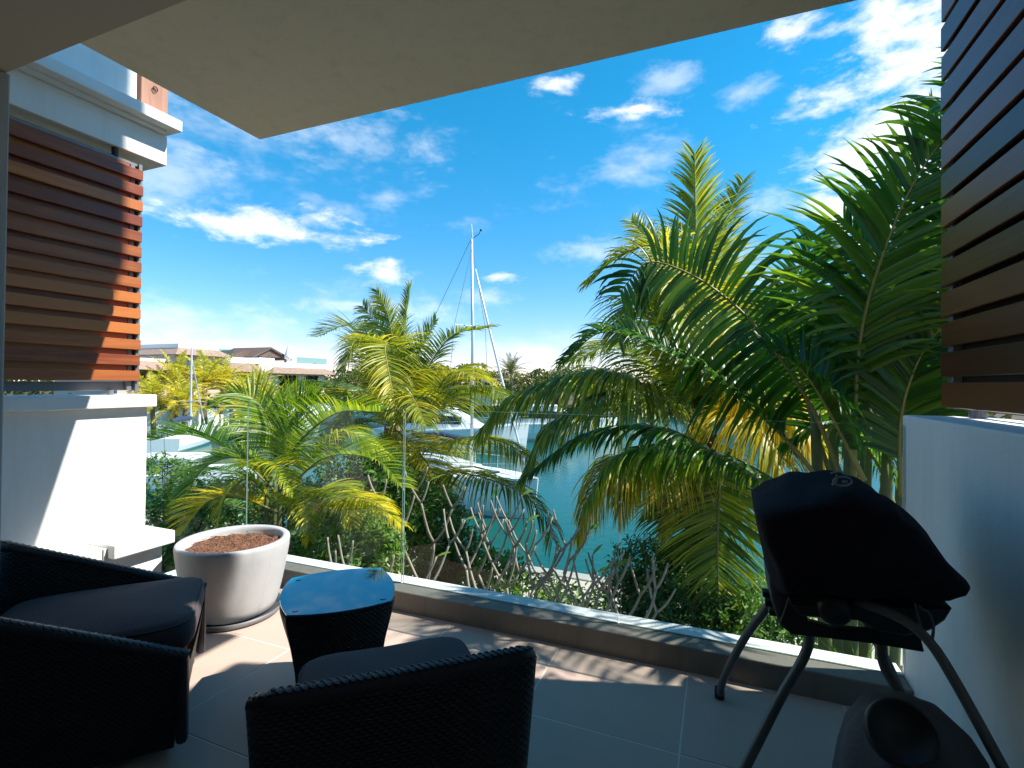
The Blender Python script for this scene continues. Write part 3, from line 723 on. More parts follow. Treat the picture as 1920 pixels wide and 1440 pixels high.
# --- coconut palm standing left of the mast
b0 = Py(735, 820, 7.2)
pa = empty('palm_tree', (b0.x+.05, 7.3, LAND), 'young coconut palm in front of the sailing boat, left of its mast', 'palm')
trunk_obj(pa, [(b0.x+.05, 7.3, LAND), (b0.x+.06, 7.28, -1), (b0.x, 7.2, b0.z+.15)], .15, .11)
sh = MB()
for i in range(9):
    a = i*2.4; d = Vector((math.cos(a), math.sin(a), 0)); st_ = Vector((b0.x, 7.2, b0.z-.12))-Vector(pa.location)
    sh.tube([st_+d*.05, st_+d*.11+Vector((0, 0, .12)), st_+d*.13+Vector((0, 0, .32))], [.05, .045, .012], 6)
sho = sh.obj('leaf_sheath', 'sheath', pa, smooth=True)
C1 = (735, 800, 7.2)
cf = dict(L=.84, n=118, wid=.028, droop=.20, rr=.022, jit=.07)
F1 = [([C1, (740, 700, 7.15), (729, 600, 7.1), (706, 545, 7.05)], dict(hint=(.1, -1, .3), tint=(.42, .3), a0=20, a1=55, L=.6)),
      ([C1, (748, 690, 7.4), (758, 610, 7.5), (769, 536, 7.6)], dict(hint=(-.6, -1, .2), tint=(.30, .3), a0=30, a1=60, L=.5)),
      ([C1, (705, 690, 7.4), (660, 612, 7.6), (592, 632, 7.8)], dict(tint=(.12, .2), droop=.12, vee=.35)),
      ([C1, (715, 670, 6.9), (672, 640, 6.5), (632, 720, 6.2)], dict(tint=(.45, .3), droop=.4)),
      ([C1, (735, 660, 6.7), (722, 655, 6.2), (738, 745, 5.8), (742, 790, 5.75)], dict(tint=(.5, .3), droop=.3)),
      ([C1, (722, 640, 7.6), (700, 600, 7.9), (680, 575, 8.1)], dict(hint=(.3, -1, .3), tint=(.15, .2), a0=30)),
      ([C1, (770, 690, 7.2), (795, 640, 7.1), (818, 600, 7.0)], dict(hint=(-.4, -1, .4), tint=(.28, .25), L=.48)),
      ([C1, (790, 710, 7.1), (845, 632, 7.0), (922, 612, 6.9)], dict(tint=(.28, .25), L=.48, droop=.2)),
      ([C1, (800, 770, 7.0), (860, 733, 6.7), (915, 725, 6.5), (950, 748, 6.3)], dict(tint=(.22, .25), droop=.55, vee=.05)),
      ([C1, (800, 760, 6.8), (845, 700, 6.5), (905, 712, 6.2)], dict(tint=(.55, .3), droop=.45)),
      ([C1, (790, 836, 7.0), (880, 820, 6.6), (950, 832, 6.4), (998, 868, 6.2)], dict(tint=(.42, .3), droop=.5, vee=0)),
      ([C1, (768, 830, 6.8), (795, 860, 6.4), (840, 930, 6.2)], dict(tint=(.68, .25), droop=.5)),
      ([C1, (780, 880, 6.9), (860, 885, 6.5), (960, 915, 6.2), (1020, 965, 6.1), (1036, 1010, 6.05)], dict(tint=(.16, .25), droop=.5, vee=0, tipy=.5)),
      ([C1, (690, 790, 7.3), (640, 815, 7.4), (612, 870, 7.5)], dict(tint=(.02, .1), droop=.4)),
      ([C1, (665, 740, 7.7), (590, 716, 7.9), (515, 748, 8.1)], dict(tint=(.12, .2), droop=.45, vee=.1)),
      ([C1, (760, 760, 6.6), (770, 740, 6.0), (800, 800, 5.6)], dict(tint=(.45, .3), droop=.4)),
      ([C1, (700, 760, 6.7), (665, 740, 6.2), (640, 790, 5.9)], dict(tint=(.35, .3), droop=.4)),
      ([C1, (755, 880, 6.8), (790, 950, 6.5), (800, 1010, 6.4)], dict(tint=(.6, .3), droop=.6, vee=0)),
      ([C1, (715, 860, 6.9), (690, 920, 6.7), (670, 990, 6.6)], dict(tint=(.3, .3), droop=.6, vee=0))]
for pth, kw in F1:
    kk = dict(cf); kk.update(kw); kk['L'] = max(kk['L'], .62)*(1.32 if kk['droop'] >= .45 else 1); frond(pa, P(*pth), **kk)
fl_ = MB()
for i in range(26):
    p = Py(783+random.gauss(0, 6), 917+random.gauss(0, 6), 6.2)-Vector(pa.location); d = Vector((random.gauss(0, 1), random.gauss(0, 1), random.gauss(0, 1))).normalized()*.04; e_ = d.orthogonal().normalized()*.018
    fl_.add([p-e_, p+d, p+e_, p-d], [(0, 1, 2, 3)])
fl_.obj('flower_spray', 'flower', pa, fixn=False)

# --- tall coconut palm right of the water view
pb0 = Py(1312, 860, 6.8)
pb = empty('palm_tree', (pb0.x+.02, 6.9, LAND), 'large coconut palm with yellowing fronds beside the quay, right of centre', 'palm')
trunk_obj(pb, [(pb0.x+.02, 6.9, LAND), (pb0.x+.0, 6.85, -1.0), (pb0.x, 6.8, pb0.z+.35)], .20, .16)
C2 = (1310, 800, 6.8)
F2 = [([C2, (1308, 640, 6.8), (1304, 440, 6.75), (1302, 290, 6.7)], dict(hint=(0, -1, .2), tint=(.42, .3), L=.85, a0=22, a1=60)),
      ([C2, (1320, 600, 7.0), (1350, 440, 7.2), (1393, 340, 7.4)], dict(hint=(-.5, -1, .2), tint=(.42, .3), L=.7, a0=30)),
      ([C2, (1290, 620, 7.0), (1245, 490, 7.2), (1185, 415, 7.4)], dict(hint=(.4, -1, .4), tint=(.4, .3), L=.7)),
      ([C2, (1280, 600, 6.6), (1245, 470, 6.4), (1170, 475, 6.3), (1102, 530, 6.2)], dict(tint=(.5, .3), droop=.35, L=.75)),
      ([C2, (1300, 570, 6.4), (1272, 510, 6.0), (1284, 585, 5.6), (1300, 660, 5.4)], dict(tint=(.55, .3), droop=.25, L=.8, hint=(.6, -.6, .6))),
      ([C2, (1340, 620, 6.5), (1375, 580, 6.1), (1413, 650, 5.7), (1432, 735, 5.5)], dict(tint=(.5, .3), droop=.4)),
      ([C2, (1350, 640, 7.1), (1420, 560, 7.4), (1490, 620, 7.6)], dict(tint=(.3, .3), droop=.35)),
      ([C2, (1260, 640, 6.4), (1190, 560, 6.1), (1160, 640, 5.8)], dict(tint=(.3, .3), droop=.4)),
      ([C2, (1240, 740, 6.6), (1160, 703, 6.4), (1090, 700, 6.3), (970, 740, 6.1), (908, 800, 6.0)], dict(tint=(.35, .35), droop=.75, vee=0, L=1.05, n=170, tipy=.35)),
      ([C2, (1250, 760, 6.3), (1160, 740, 5.9), (1040, 790, 5.6), (985, 880, 5.5)], dict(tint=(.3, .35), droop=.7, vee=0, L=.95, n=150)),
      ([C2, (1240, 850, 6.4), (1150, 868, 6.1), (1105, 930, 5.95), (1085, 1000, 5.9)], dict(tint=(.62, .35), droop=.7, vee=0, L=.8, tipy=.5)),
      ([C2, (1270, 830, 6.5), (1215, 845, 6.2), (1175, 900, 6.05), (1160, 960, 6.0)], dict(tint=(.6, .4), droop=.7, vee=0, L=.75, tipy=.5)),
      ([C2, (1338, 845, 6.5), (1349, 890, 6.3), (1345, 1030, 6.15), (1350, 1180, 6.1)], dict(hint=(.1, -1, .1), tint=(.34, .3), a0=18, a1=45, L=.72, droop=.12, n=110, lf0=.2, jit=.06)),
      ([C2, (1390, 740, 6.6), (1450, 740, 6.3), (1515, 800, 6.1), (1562, 885, 6.0)], dict(tint=(.85, .25), droop=.6, vee=0, L=.75)),
      ([C2, (1380, 770, 6.4), (1430, 790, 6.0), (1470, 870, 5.8)], dict(tint=(.7, .3), droop=.6, vee=0)),
      ([C2, (1370, 690, 6.9), (1450, 680, 7.1), (1530, 760, 7.2)], dict(tint=(.5, .3), droop=.5)),
      ([C2, (1350, 720, 7.3), (1420, 700, 7.8), (1500, 730, 8.2)], dict(tint=(.4, .3), droop=.5)),
      ([C2, (1240, 700, 7.3), (1150, 650, 7.7), (1070, 680, 8.0)], dict(tint=(.3, .3), droop=.5)),
      ([C2, (1320, 900, 6.6), (1300, 980, 6.45), (1290, 1060, 6.4)], dict(tint=(.15, .2), droop=.4, vee=0, hint=(0, -1, .1))),
      ([C2, (1290, 860, 6.5), (1255, 920, 6.35), (1240, 1000, 6.3)], dict(tint=(.7, .3), droop=.7, vee=0, L=.5))]
cf2 = dict(L=.95, n=135, wid=.036, droop=.24, rr=.026, jit=.07)
for pth, kw in F2:
    kk = dict(cf2); kk.update(kw); kk['L'] *= 1.12*(1.18 if kk['droop'] >= .6 else 1); frond(pb, P(*pth), **kk)
sh = MB()
for i in range(12):
    a = i*2.4; d = Vector((math.cos(a), math.sin(a), 0)); st_ = Vector((pb0.x, 6.8, pb0.z-.2))-Vector(pb.location)
    sh.tube([st_+d*.08, st_+d*.16+Vector((0, 0, .2)), st_+d*.2+Vector((0, 0, .5))], [.07, .06, .015], 6)
sh.obj('leaf_sheath', 'sheath', pb, smooth=True)

# --- broad-leaved palm clump close to the right wall
pcx = Py(1610, 1000, 4.3)
pd = empty('palm_clump', (pcx.x, 4.3, LAND), 'dark green clump palm with broad leaflets towering beside the right wall', 'palm')
for i, (px, Y, top_) in enumerate(((1528, 4.2, 770), (1560, 4.6, 740), (1592, 4.0, 735), (1625, 4.4, 720), (1668, 4.2, 730), (1700, 4.7, 700))):
    tp = Py(px, top_, Y); bt = Py(px+(1610-px)*.25, 1000, Y)
    trunk_obj(pd, [(pcx.x+(bt.x-pcx.x)*.7, 4.3+(Y-4.3)*.6, LAND), (bt.x, Y, -.6), tp], .05, .033, 'stem', 'stem')
F3 = [([(1580, 900, 4.1), (1520, 760, 4.0), (1432, 632, 3.9), (1371, 567, 3.85), (1294, 514, 3.8), (1215, 492, 3.75), (1165, 545, 3.7)], dict(tint=(.22, .3), droop=.30, L=.78, vee=.1, hint=(.1, -1, .25), a0=-8, a1=32, n=62, lf0=.25)),
      ([(1600, 900, 3.9), (1612, 640, 3.75), (1669, 441, 3.6), (1730, 315, 3.5), (1800, 225, 3.45)], dict(tint=(.45, .3), droop=.20, L=.74, vee=.1, hint=(-.25, -.9, .3), a0=38, a1=52, n=52, lf0=.3)),
      ([(1700, 930, 4.0), (1716, 700, 3.9), (1668, 520, 3.85), (1585, 420, 3.8)], dict(tint=(.34, .3), droop=.24, L=.78, vee=.1, hint=(.2, -1, .35), a0=24, a1=48, n=54, lf0=.3)),
      ([(1690, 900, 4.3), (1712, 640, 4.2), (1750, 480, 4.1), (1800, 380, 4.0)], dict(tint=(.25, .3), L=.8, vee=.1, hint=(-.3, -1, .3), n=50, a0=38, a1=50)),
      ([(1560, 900, 4.4), (1505, 720, 4.5), (1490, 560, 4.6), (1525, 450, 4.6)], dict(tint=(.2, .25), L=.62, vee=.1, hint=(-.3, -1, .3), n=48, a0=30)),
      ([(1620, 900, 3.8), (1560, 780, 3.65), (1500, 690, 3.55), (1430, 650, 3.5)], dict(tint=(.15, .2), L=.55, vee=.5, hint=(.3, -.5, 1), n=44, droop=.3)),
      ([(1560, 930, 4.0), (1450, 800, 3.95), (1300, 690, 3.9), (1140, 622, 3.85), (1058, 680, 3.8)], dict(tint=(.2, .25), L=.48, vee=.55, hint=(.1, -.3, 1), droop=.3, n=78, wid=.036)),
      ([(1560, 960, 3.9), (1450, 914, 3.85), (1340, 850, 3.8), (1230, 805, 3.75), (1100, 815, 3.7), (985, 895, 3.65)], dict(tint=(.18, .28), L=.44, vee=.15, droop=.5, n=86, tipy=.4, wid=.034)),
      ([(1560, 970, 4.2), (1450, 900, 4.3), (1350, 850, 4.3), (1240, 838, 4.3), (1150, 860, 4.3), (1105, 940, 4.3)], dict(tint=(.5, .4), L=.52, vee=0, droop=.7, n=74, tipy=.5, wid=.036)),
      ([(1650, 940, 4.6), (1680, 760, 4.9), (1640, 640, 5.2), (1560, 600, 5.4)], dict(tint=(.45, .3), L=.6, droop=.35)),
      ([(1600, 940, 4.7), (1640, 780, 5.0), (1690, 690, 5.2), (1760, 660, 5.4)], dict(tint=(.4, .3), L=.6, droop=.35)),
      ([(1680, 960, 4.4), (1640, 860, 4.4), (1560, 800, 4.4), (1480, 830, 4.4)], dict(tint=(.5, .35), L=.5, droop=.5)),
      ([(1690, 930, 3.9), (1690, 780, 3.8), (1730, 660, 3.7), (1790, 590, 3.6)], dict(tint=(.3, .3), L=.6, vee=.2, hint=(-.4, -.9, .4), n=46, a0=35))]
for (x, y, z), (x2, y2, z2) in (((1.3, 4.0, .8), (1.0, 3.0, 2.5)), ((1.5, 4.2, .9), (1.5, 2.9, 2.9)), ((1.7, 4.3, .8), (2.2, 3.2, 3.3)), ((1.6, 4.0, .6), (2.4, 3.0, 2.5)), ((1.4, 4.0, .5), (1.7, 2.9, 1.9)), ((1.9, 4.4, .9), (2.1, 3.6, 3.4)), ((1.6, 4.2, .9), (1.3, 3.2, 2.8)), ((1.9, 4.3, 1.0), (1.9, 3.2, 3.3)), ((2.2, 4.4, 1.2), (2.6, 3.4, 4.3)), ((2.0, 4.2, 1.0), (2.9, 3.3, 3.6)), ((2.2, 4.2, .8), (3.0, 3.2, 4.6))):  # unseen fronds behind the right wall, added to dapple the kerb with shade
    F3.append(([Vector((x, y, z)), Vector((x*.6+x2*.4, y*.6+y2*.4, z2-.15)), Vector((x*.25+x2*.75, y*.25+y2*.75, z2+.25)), Vector((x2, y2-.2, z2))], dict(tint=(.25, .3), L=.55, vee=.3)))
cf3 = dict(L=.6, n=42, wid=.047, droop=.2, rr=.018, lf0=.20, a0=30, a1=52, jit=.05, tipy=.12, seg=6)
for pth, kw in F3:
    kk = dict(cf3); kk.update(kw); kk['L'] *= 1.12; kk['n'] = int(kk['n']*1.05); kk['droop'] *= 1.2; frond(pd, P(*pth), 'broad', **kk)

# --- areca palm at the left behind the pot
pe0 = Py(525, 985, 4.6)
pe = empty('areca_palm', (pe0.x, 4.6, LAND), 'bright green and yellow areca palm clump behind the concrete pot', 'palm')
for i, (px, Y) in enumerate(((500, 4.6), (525, 4.5), (545, 4.7), (560, 4.5), (515, 4.8))):
    tp = Py(px, 900, Y); trunk_obj(pe, [(pe0.x+(tp.x-pe0.x)*1.6, 4.6+(Y-4.6)*1.5, LAND), (tp.x, Y, -.6), tp], .045, .022, 'stem', 'stem')
F4 = [([(530, 900, 4.6), (560, 830, 4.5), (630, 775, 4.3), (712, 772, 4.1)], dict(tint=(.42, .25), vee=.5, droop=.12)),
      ([(525, 900, 4.6), (508, 800, 4.5), (465, 742, 4.4), (400, 760, 4.3)], dict(tint=(.35, .25), vee=.45, hint=(.3, -.5, .8))),
      ([(505, 910, 4.6), (430, 842, 4.5), (352, 815, 4.45), (282, 826, 4.4)], dict(tint=(.12, .2), vee=.5, droop=.12)),
      ([(515, 900, 4.5), (445, 858, 4.3), (378, 882, 4.1), (338, 955, 4.0)], dict(tint=(.42, .3), vee=.3, droop=.15)),
      ([(540, 915, 4.5), (610, 858, 4.3), (700, 860, 4.1), (756, 912, 4.0)], dict(tint=(.36, .3), vee=.4, droop=.15)),
      ([(520, 960, 4.4), (455, 935, 4.2), (392, 940, 4.0), (340, 1000, 3.9)], dict(tint=(.88, .2), vee=.4, droop=.12, L=.4)),
      ([(570, 960, 4.4), (640, 935, 4.2), (700, 940, 4.1), (756, 985, 4.0)], dict(tint=(.8, .25), vee=.1, droop=.4, L=.36)),
      ([(555, 910, 4.7), (600, 840, 4.8), (650, 808, 4.9), (722, 850, 5.0)], dict(tint=(.55, .3), vee=.1, droop=.4)),
      ([(530, 900, 4.7), (545, 820, 4.8), (520, 770, 4.9), (470, 800, 5.0)], dict(tint=(.3, .25), vee=.3, hint=(.3, -.6, .7))),
      ([(540, 900, 4.6), (535, 820, 4.5), (560, 770, 4.4), (600, 745, 4.3)], dict(tint=(.25, .25), vee=.3, hint=(-.3, -1, .4))),
      ([(520, 930, 4.3), (490, 880, 4.1), (520, 870, 3.9), (550, 920, 3.8)], dict(tint=(.55, .3), L=.35, droop=.3)),
      ([(510, 940, 4.5), (470, 900, 4.3), (430, 920, 4.1), (410, 970, 4.0)], dict(tint=(.55, .3), L=.36, droop=.25)),
      ([(560, 950, 4.5), (600, 920, 4.3), (640, 935, 4.1), (660, 985, 4.0)], dict(tint=(.6, .3), L=.36, droop=.3)),
      ([(540, 960, 4.3), (560, 930, 4.1), (575, 960, 3.95), (580, 1010, 3.9)], dict(tint=(.6, .35), L=.3, droop=.3)),
      ([(500, 920, 4.8), (420, 880, 5.0), (350, 900, 5.2), (300, 960, 5.3)], dict(tint=(.15, .2), L=.45, droop=.3)),
      ([(480, 960, 4.6), (400, 945, 4.6), (330, 975, 4.6), (290, 1030, 4.6)], dict(tint=(.3, .3), L=.4, droop=.3))]
cf4 = dict(L=.46, n=80, wid=.026, droop=.2, rr=.014, lf0=.14, jit=.05, tipy=.2, a0=26, a1=54)
for pth, kw in F4:
    kk = dict(cf4); kk.update(kw); kk['L'] *= 1.32; frond(pe, P(*pth), 'areca', **kk)

# --- leafy shrubs: leaves spread on short twigs through an uneven volume
def shrub(label, lobes, n, leaf, tint=(.4, .3), mat='bush', base=None, name='shrub', group=None, cat='shrub', asp=.42):
    rnd = random.Random(hash(label) % 9999 if False else len(label)*31+n)
    bx = sum(l[0].x for l in lobes)/len(lobes); by = sum(l[0].y for l in lobes)/len(lobes)
    root = empty(name, (bx, by, LAND if base is None else base), label, cat, group); R0 = Vector(root.location)
    mb = MB(); tw = MB(); tot = sum(l[1]*l[2] for l in lobes)
    for c, rx, rz_ in lobes:
        m_ = int(n*rx*rz_/tot/6)
        for _ in range(m_):
            d = Vector((rnd.gauss(0, 1), rnd.gauss(0, 1), rnd.gauss(0, 1)+.15)).normalized(); r = rnd.uniform(.35, 1)**.6*rnd.uniform(.82, 1.12)
            p = c+Vector((d.x*rx*r, d.y*rx*r, d.z*rz_*r))-R0
            ax_ = (d+Vector((rnd.gauss(0, .5), rnd.gauss(0, .5), .45+rnd.gauss(0, .4)))).normalized()
            tn0 = tint[0]+rnd.gauss(0, tint[1])*.5
            for k in range(6):
                a = k*2.4+rnd.random(); S = ax_.orthogonal().normalized(); B2 = ax_.cross(S)
                d2 = (ax_*rnd.uniform(.2, .9)+S*math.cos(a)+B2*math.sin(a)+Vector((0, 0, -.15))).normalized()
                l = leaf*rnd.uniform(.6, 1.25); q = p+ax_*(leaf*.25*k); e_ = d2.cross(ax_).normalized()*l*asp*.5; nn_ = e_.cross(d2).normalized()
                mb.add([q, q+d2*l*.5-e_+nn_*l*.07, q+d2*l, q+d2*l*.5+e_+nn_*l*.07], [(0, 1, 2), (0, 2, 3)], 0, min(1, max(0, tn0+rnd.gauss(0, .12))))
        for _ in range(7):
            d = Vector((rnd.gauss(0, .6), rnd.gauss(0, .6), rnd.random())).normalized()
            tw.tube([Vector((rnd.gauss(0, .06), rnd.gauss(0, .06), 0)), (c-R0)*.6, c-R0+Vector((d.x*rx*.8, d.y*rx*.8, d.z*rz_*.8))], [.018, .012, .004], 5)
    mb.obj('foliage', mat, root, tint=True, fixn=False); tw.obj('stems', 'brownbark', root)
    return root
shrub('light green leafy shrub behind the side table', [(Py(640, 1000, 4.3), .42, .34), (Py(590, 1030, 4.4), .34, .3), (Py(700, 1040, 4.2), .3, .25), (Py(660, 1075, 4.0), .4, .25), (Py(560, 1070, 4.2), .4, .3)], 6500, .085, (.55, .3))
shrub('green shrub growing beneath the areca palm fronds', [(Py(560, 960, 5.3), .5, .45), (Py(640, 930, 5.4), .5, .5), (Py(480, 985, 5.2), .5, .45), (Py(700, 900, 5.6), .4, .5), (Py(430, 940, 5.6), .5, .4), (Py(380, 960, 5.5), .45, .4)], 9000, .09, (.35, .3))
shrub('dark green shrub beside the end of the parapet wall', [(Py(300, 905, 4.8), .45, .34), (Py(350, 950, 4.6), .36, .3), (Py(310, 990, 4.4), .45, .4), (Py(370, 1020, 4.4), .4, .4), (Py(290, 1060, 4.2), .4, .4)], 6500, .085, (.5, .3))
shrub('green climbing shrub left of the bare branches', [(Py(760, 950, 5.6), .45, .45), (Py(815, 985, 5.4), .4, .4), (Py(780, 1040, 5.2), .45, .4), (Py(850, 1040, 5.4), .3, .3), (Py(730, 1000, 5.4), .35, .4)], 7000, .085, (.4, .3))
shrub('low ground shrub in front of the quay steps', [(Py(830, 1085, 5.6), .4, .22), (Py(880, 1090, 5.6), .3, .2), (Py(770, 1090, 5.2), .4, .25)], 3000, .075, (.6, .3))
shrub('low leafy ground plants between the bare branches and the quay', [(Py(930, 1085, 5.2), .35, .22), (Py(990, 1120, 4.8), .35, .2), (Py(880, 1060, 5.6), .35, .25), (Py(1080, 1150, 4.6), .3, .18)], 3600, .075, (.5, .3))
shrub('round dark green bush at the foot of the large palm', [(Py(1215, 1075, 6.6), .48, .42), (Py(1270, 1120, 6.4), .5, .45), (Py(1190, 1130, 6.3), .42, .4), (Py(1320, 1160, 6.2), .5, .4), (Py(1240, 1180, 6.0), .6, .4)], 12000, .075, (.12, .25))
shrub('yellow-green shrub seen between the barbecue legs', [(Py(1420, 1140, 6.3), .5, .3), (Py(1480, 1190, 5.8), .5, .3), (Py(1380, 1190, 6.0), .4, .3)], 4500, .08, (.5, .35))
# strappy grass-like plant under the barbecue
sp = empty('strap_plant', Py(1620, 1230, 3.6), 'bright green strap-leaved plant outside the kerb below the barbecue', 'plant')
mb = MB(); rnd = random.Random(5)
for i in range(120):
    a = rnd.uniform(0, 6.28); d = Vector((math.cos(a)*.6-.25, math.sin(a)*.6, 1.0)).normalized(); q = Vector((rnd.gauss(0, .10), rnd.gauss(0, .08), -.45)); l = rnd.uniform(.35, .6); vs = []; S = d.cross(Vector((0, 1, .2))).normalized()
    for s_ in range(6):
        ww = .011*(1-(s_/5)**2)+.0005; vs += [q-S*ww, q+S*ww]; q = q+d*l/5; d = (d+Vector((0, 0, -.16))).normalized()
    mb.add(vs, [(2*k, 2*k+1, 2*k+3, 2*k+2) for k in range(5)], 0, rnd.uniform(.2, .6))
mb.obj('leaves', 'areca', sp, tint=True, fixn=False)

# --- bare forked frangipani shrubs outside the glass
def frangipani(px, py_top, Y, label, seed, H=None, spread=.68, lean=0):
    rnd = random.Random(seed)
    top_ = Py(px, py_top, Y); base = Vector((top_.x-lean, Y, LAND)); h = top_.z-LAND
    root = empty('frangipani', base, label, 'shrub', 'bare frangipani shrubs'); mb = MB(); tips = []
    def grow(p, d, l, r, lev):
        n_ = 6; q = [p]; dd = d.copy()
        for i in range(n_):
            dd = (dd+Vector((rnd.gauss(0, .035), rnd.gauss(0, .035),   .15 if lev < 3 else .03))).normalized(); q.append(q[-1]+dd*l/n_)
        e_ = q[-1]
        mb.tube(q, [r*(1-.22*i/n_) for i in range(n_+1)], 8)
        if lev == 0 or e_.z > h: tips.append((e_, dd)); return
        k = 2 if lev == 3 else rnd.choice([1, 2, 2, 2]); a0 = rnd.uniform(-.5, .5)
        for i in range(k):
            a = a0+i*6.283/k+rnd.gauss(0, .3); sp_ = spread*rnd.uniform(.8, 1.35)
            nd = (dd+Vector((math.cos(a), math.sin(a)*.6, 0))*sp_*1.2).normalized(); nd = Vector((nd.x, nd.y, max(nd.z, .22))).normalized()
            grow(e_, nd, {3: .50, 2: .40, 1: .28}[lev]*rnd.uniform(.75, 1.25), r*.84, lev-1)
    for i in range(rnd.choice([1, 1, 2])):
        grow(Vector((rnd.gauss(0, .16), rnd.gauss(0, .06), 0)), Vector((rnd.gauss(0, .10)+lean*.25, rnd.gauss(0, .06), 1)).normalized(), max(.5, h-.95)*rnd.uniform(.8, 1.0), .0175, 3)
    mb.obj('branches', 'twig', root, smooth=True)
    lv = MB()
    for (e_, d) in rnd.sample(tips, min(2, len(tips))):
        l = rnd.uniform(.12, .2); S = d.orthogonal().normalized(); dd = (d+S*.9).normalized(); W_ = dd.cross(d).normalized()*l*.16; vs = []
        for s_ in range(6):
            f_ = s_/5; ww = math.sin(math.pi*min(.98, f_*.95+.05)); c_ = e_+dd*l*f_-Vector((0, 0, .25*l*f_*f_)); vs += [c_-W_*ww, c_+W_*ww]
        lv.add(vs, [(2*k, 2*k+1, 2*k+3, 2*k+2) for k in range(5)], 0, .75)
    lv.obj('leaves', 'bush', root, tint=True, fixn=False)
    return root
frangipani(735, 1020, 3.7, 'low bare frangipani directly behind the side table', 3)
frangipani(835, 935, 4.2, 'bare forked frangipani next to the left glass joint', 12)
frangipani(905, 930, 4.4, 'tallest bare frangipani in the middle glass panel', 23)
frangipani(975, 950, 4.2, 'bare frangipani in front of the open water', 34)
frangipani(1075, 1000, 4.1, 'bare frangipani over the quay pavers', 45)
frangipani(1010, 960, 4.6, 'bare frangipani standing behind the others by the quay edge', 71)
frangipani(870, 960, 3.9, 'bare frangipani close to the glass left of centre', 82)
frangipani(1125, 1030, 3.9, 'bare frangipani just left of the right glass joint', 94)
frangipani(1190, 1060, 3.7, 'short bare frangipani in front of the round dark bush', 63)

# ================================================================== ACROSS THE WATER
# --- row of villas on the left bank (fronts face +x), measured in (y, z) on the plane X = HX
HX = -45
def hp(px, py): p = Px(px, py, HX); return p.y, p.z
def mansard(parent, y0, y1, z0, z1, run, depth, mat='shingle', hip=1.0, name='roof'):
    m_ = MB(); x0 = HX+run; R0 = Vector(parent.location)
    vs = [(x0, y0-hip, z0), (x0, y1+hip, z0), (HX, y1, z1), (HX, y0, z1), (HX-depth, y0-hip, z0), (HX-depth, y1+hip, z0), (HX-depth, y1, z1), (HX-depth, y0, z1)]
    m_.add([Vector(v)-R0 for v in vs], [(0, 1, 2, 3), (0, 3, 7, 4), (1, 5, 6, 2), (3, 2, 6, 7), (0, 4, 5, 1)]); return m_.obj(name, mat, parent)
def hb_(name, parent, x0, x1, y0, y1, z0, z1, mat, bev=0):
    R0 = Vector(parent.location); return boxo(name, (x0-R0.x, x1-R0.x, y0-R0.y, y1-R0.y, z0-R0.z, z1-R0.z), mat, parent, bev)
def window(parent, y0, y1, z0, z1, x=HX, bars=2):
    f_ = hb_('window', parent, x-.02, x+.06, y0, y1, z0, z1, 'steel')
    n_ = bars; w_ = (y1-y0-.08)/n_
    for i in range(n_):
        R0 = Vector(parent.location); a = y0+.04+i*w_
        boxo('pane', (x+.062-R0.x, x+.075-R0.x, a+.03-R0.y, a+w_-.03-R0.y, z0+.06-R0.z, z1-.06-R0.z), 'darkglass', f_, 0)
    return f_
GZ = -1.75
# left villa
y0, zt = hp(225, 669); y1 = hp(336, 669)[0]; zb = hp(265, 677)[1]; ze = hp(265, 693)[1]
v1 = empty('villa', (HX, (y0+y1)/2, GZ), 'leftmost far villa with shingle mansard and raised tower roof', 'house')
hb_('wall', v1, HX-9, HX-.3, y0, y1, GZ, ze+.1, 'paleshade'); hb_('parapet', v1, HX-9, HX+.05, y0, y1, zb, zt, 'farwall')
mansard(v1, y0, y1-.4, ze, zb, 1.1, 8.5, hip=.3)
for a, b_ in ((268, 292), (298, 318)): window(v1, hp(a, 700)[0], hp(b_, 700)[0], GZ+3.0, ze-.15, HX-.3)
hb_('pillar', v1, HX-.3, HX+.4, hp(322, 700)[0], hp(333, 700)[0], GZ, ze, 'farwall')
ty0, tz1 = hp(334, 644); ty1 = hp(409, 644)[0]; tz0 = hp(334, 652)[1]; te = hp(334, 665.5)[1]
hb_('tower_parapet', v1, HX-6, HX+.05, ty0, ty1, tz0, tz1, 'farwall'); mansard(v1, ty0, ty1, te, tz0, 1.2, 6, hip=1.0, name='tower_roof')
hb_('tower_wall', v1, HX-5.5, HX-.4, ty0, ty1-.6, zt-.8, te+.05, 'farwall'); window(v1, hp(378, 668)[0], hp(396, 668)[0], zt-.3, te-.1, HX-.4)
hb_('fin_wall', v1, HX-5, HX+1.0, hp(362, 670)[0], hp(367, 670)[0], GZ+2, hp(364, 657)[1], 'farwall')
# middle villa
y0 = hp(368, 671)[0]; y1, zt = hp(486, 672.5); zb = hp(430, 680)[1]; ze = hp(430, 697)[1]
v2 = empty('villa', (HX, (y0+y1)/2, GZ), 'middle far villa with white parapet and shingle mansard behind palms', 'house')
hb_('wall', v2, HX-9, HX-.3, y0, y1, GZ, ze+.1, 'paleshade'); hb_('parapet', v2, HX-9, HX+.05, y0, y1, zb, zt, 'farwall')
mansard(v2, y0, y1-.6, ze, zb, 1.2, 8.5, hip=.4)
for a, b_ in ((385, 405), (444, 462), (468, 480)): window(v2, hp(a, 705)[0], hp(b_, 705)[0], GZ+2.6, ze-.15, HX-.3)
for a, b_ in ((430, 440), (463, 467)): hb_('pillar', v2, HX-.3, HX+.5, hp(a, 700)[0], hp(b_, 700)[0], GZ, ze, 'farwall')
hb_('glass_balustrade', v2, HX+.0, HX+.04, hp(408, 668)[0], hp(438, 668)[0], zt, zt+.75, 'farglass')
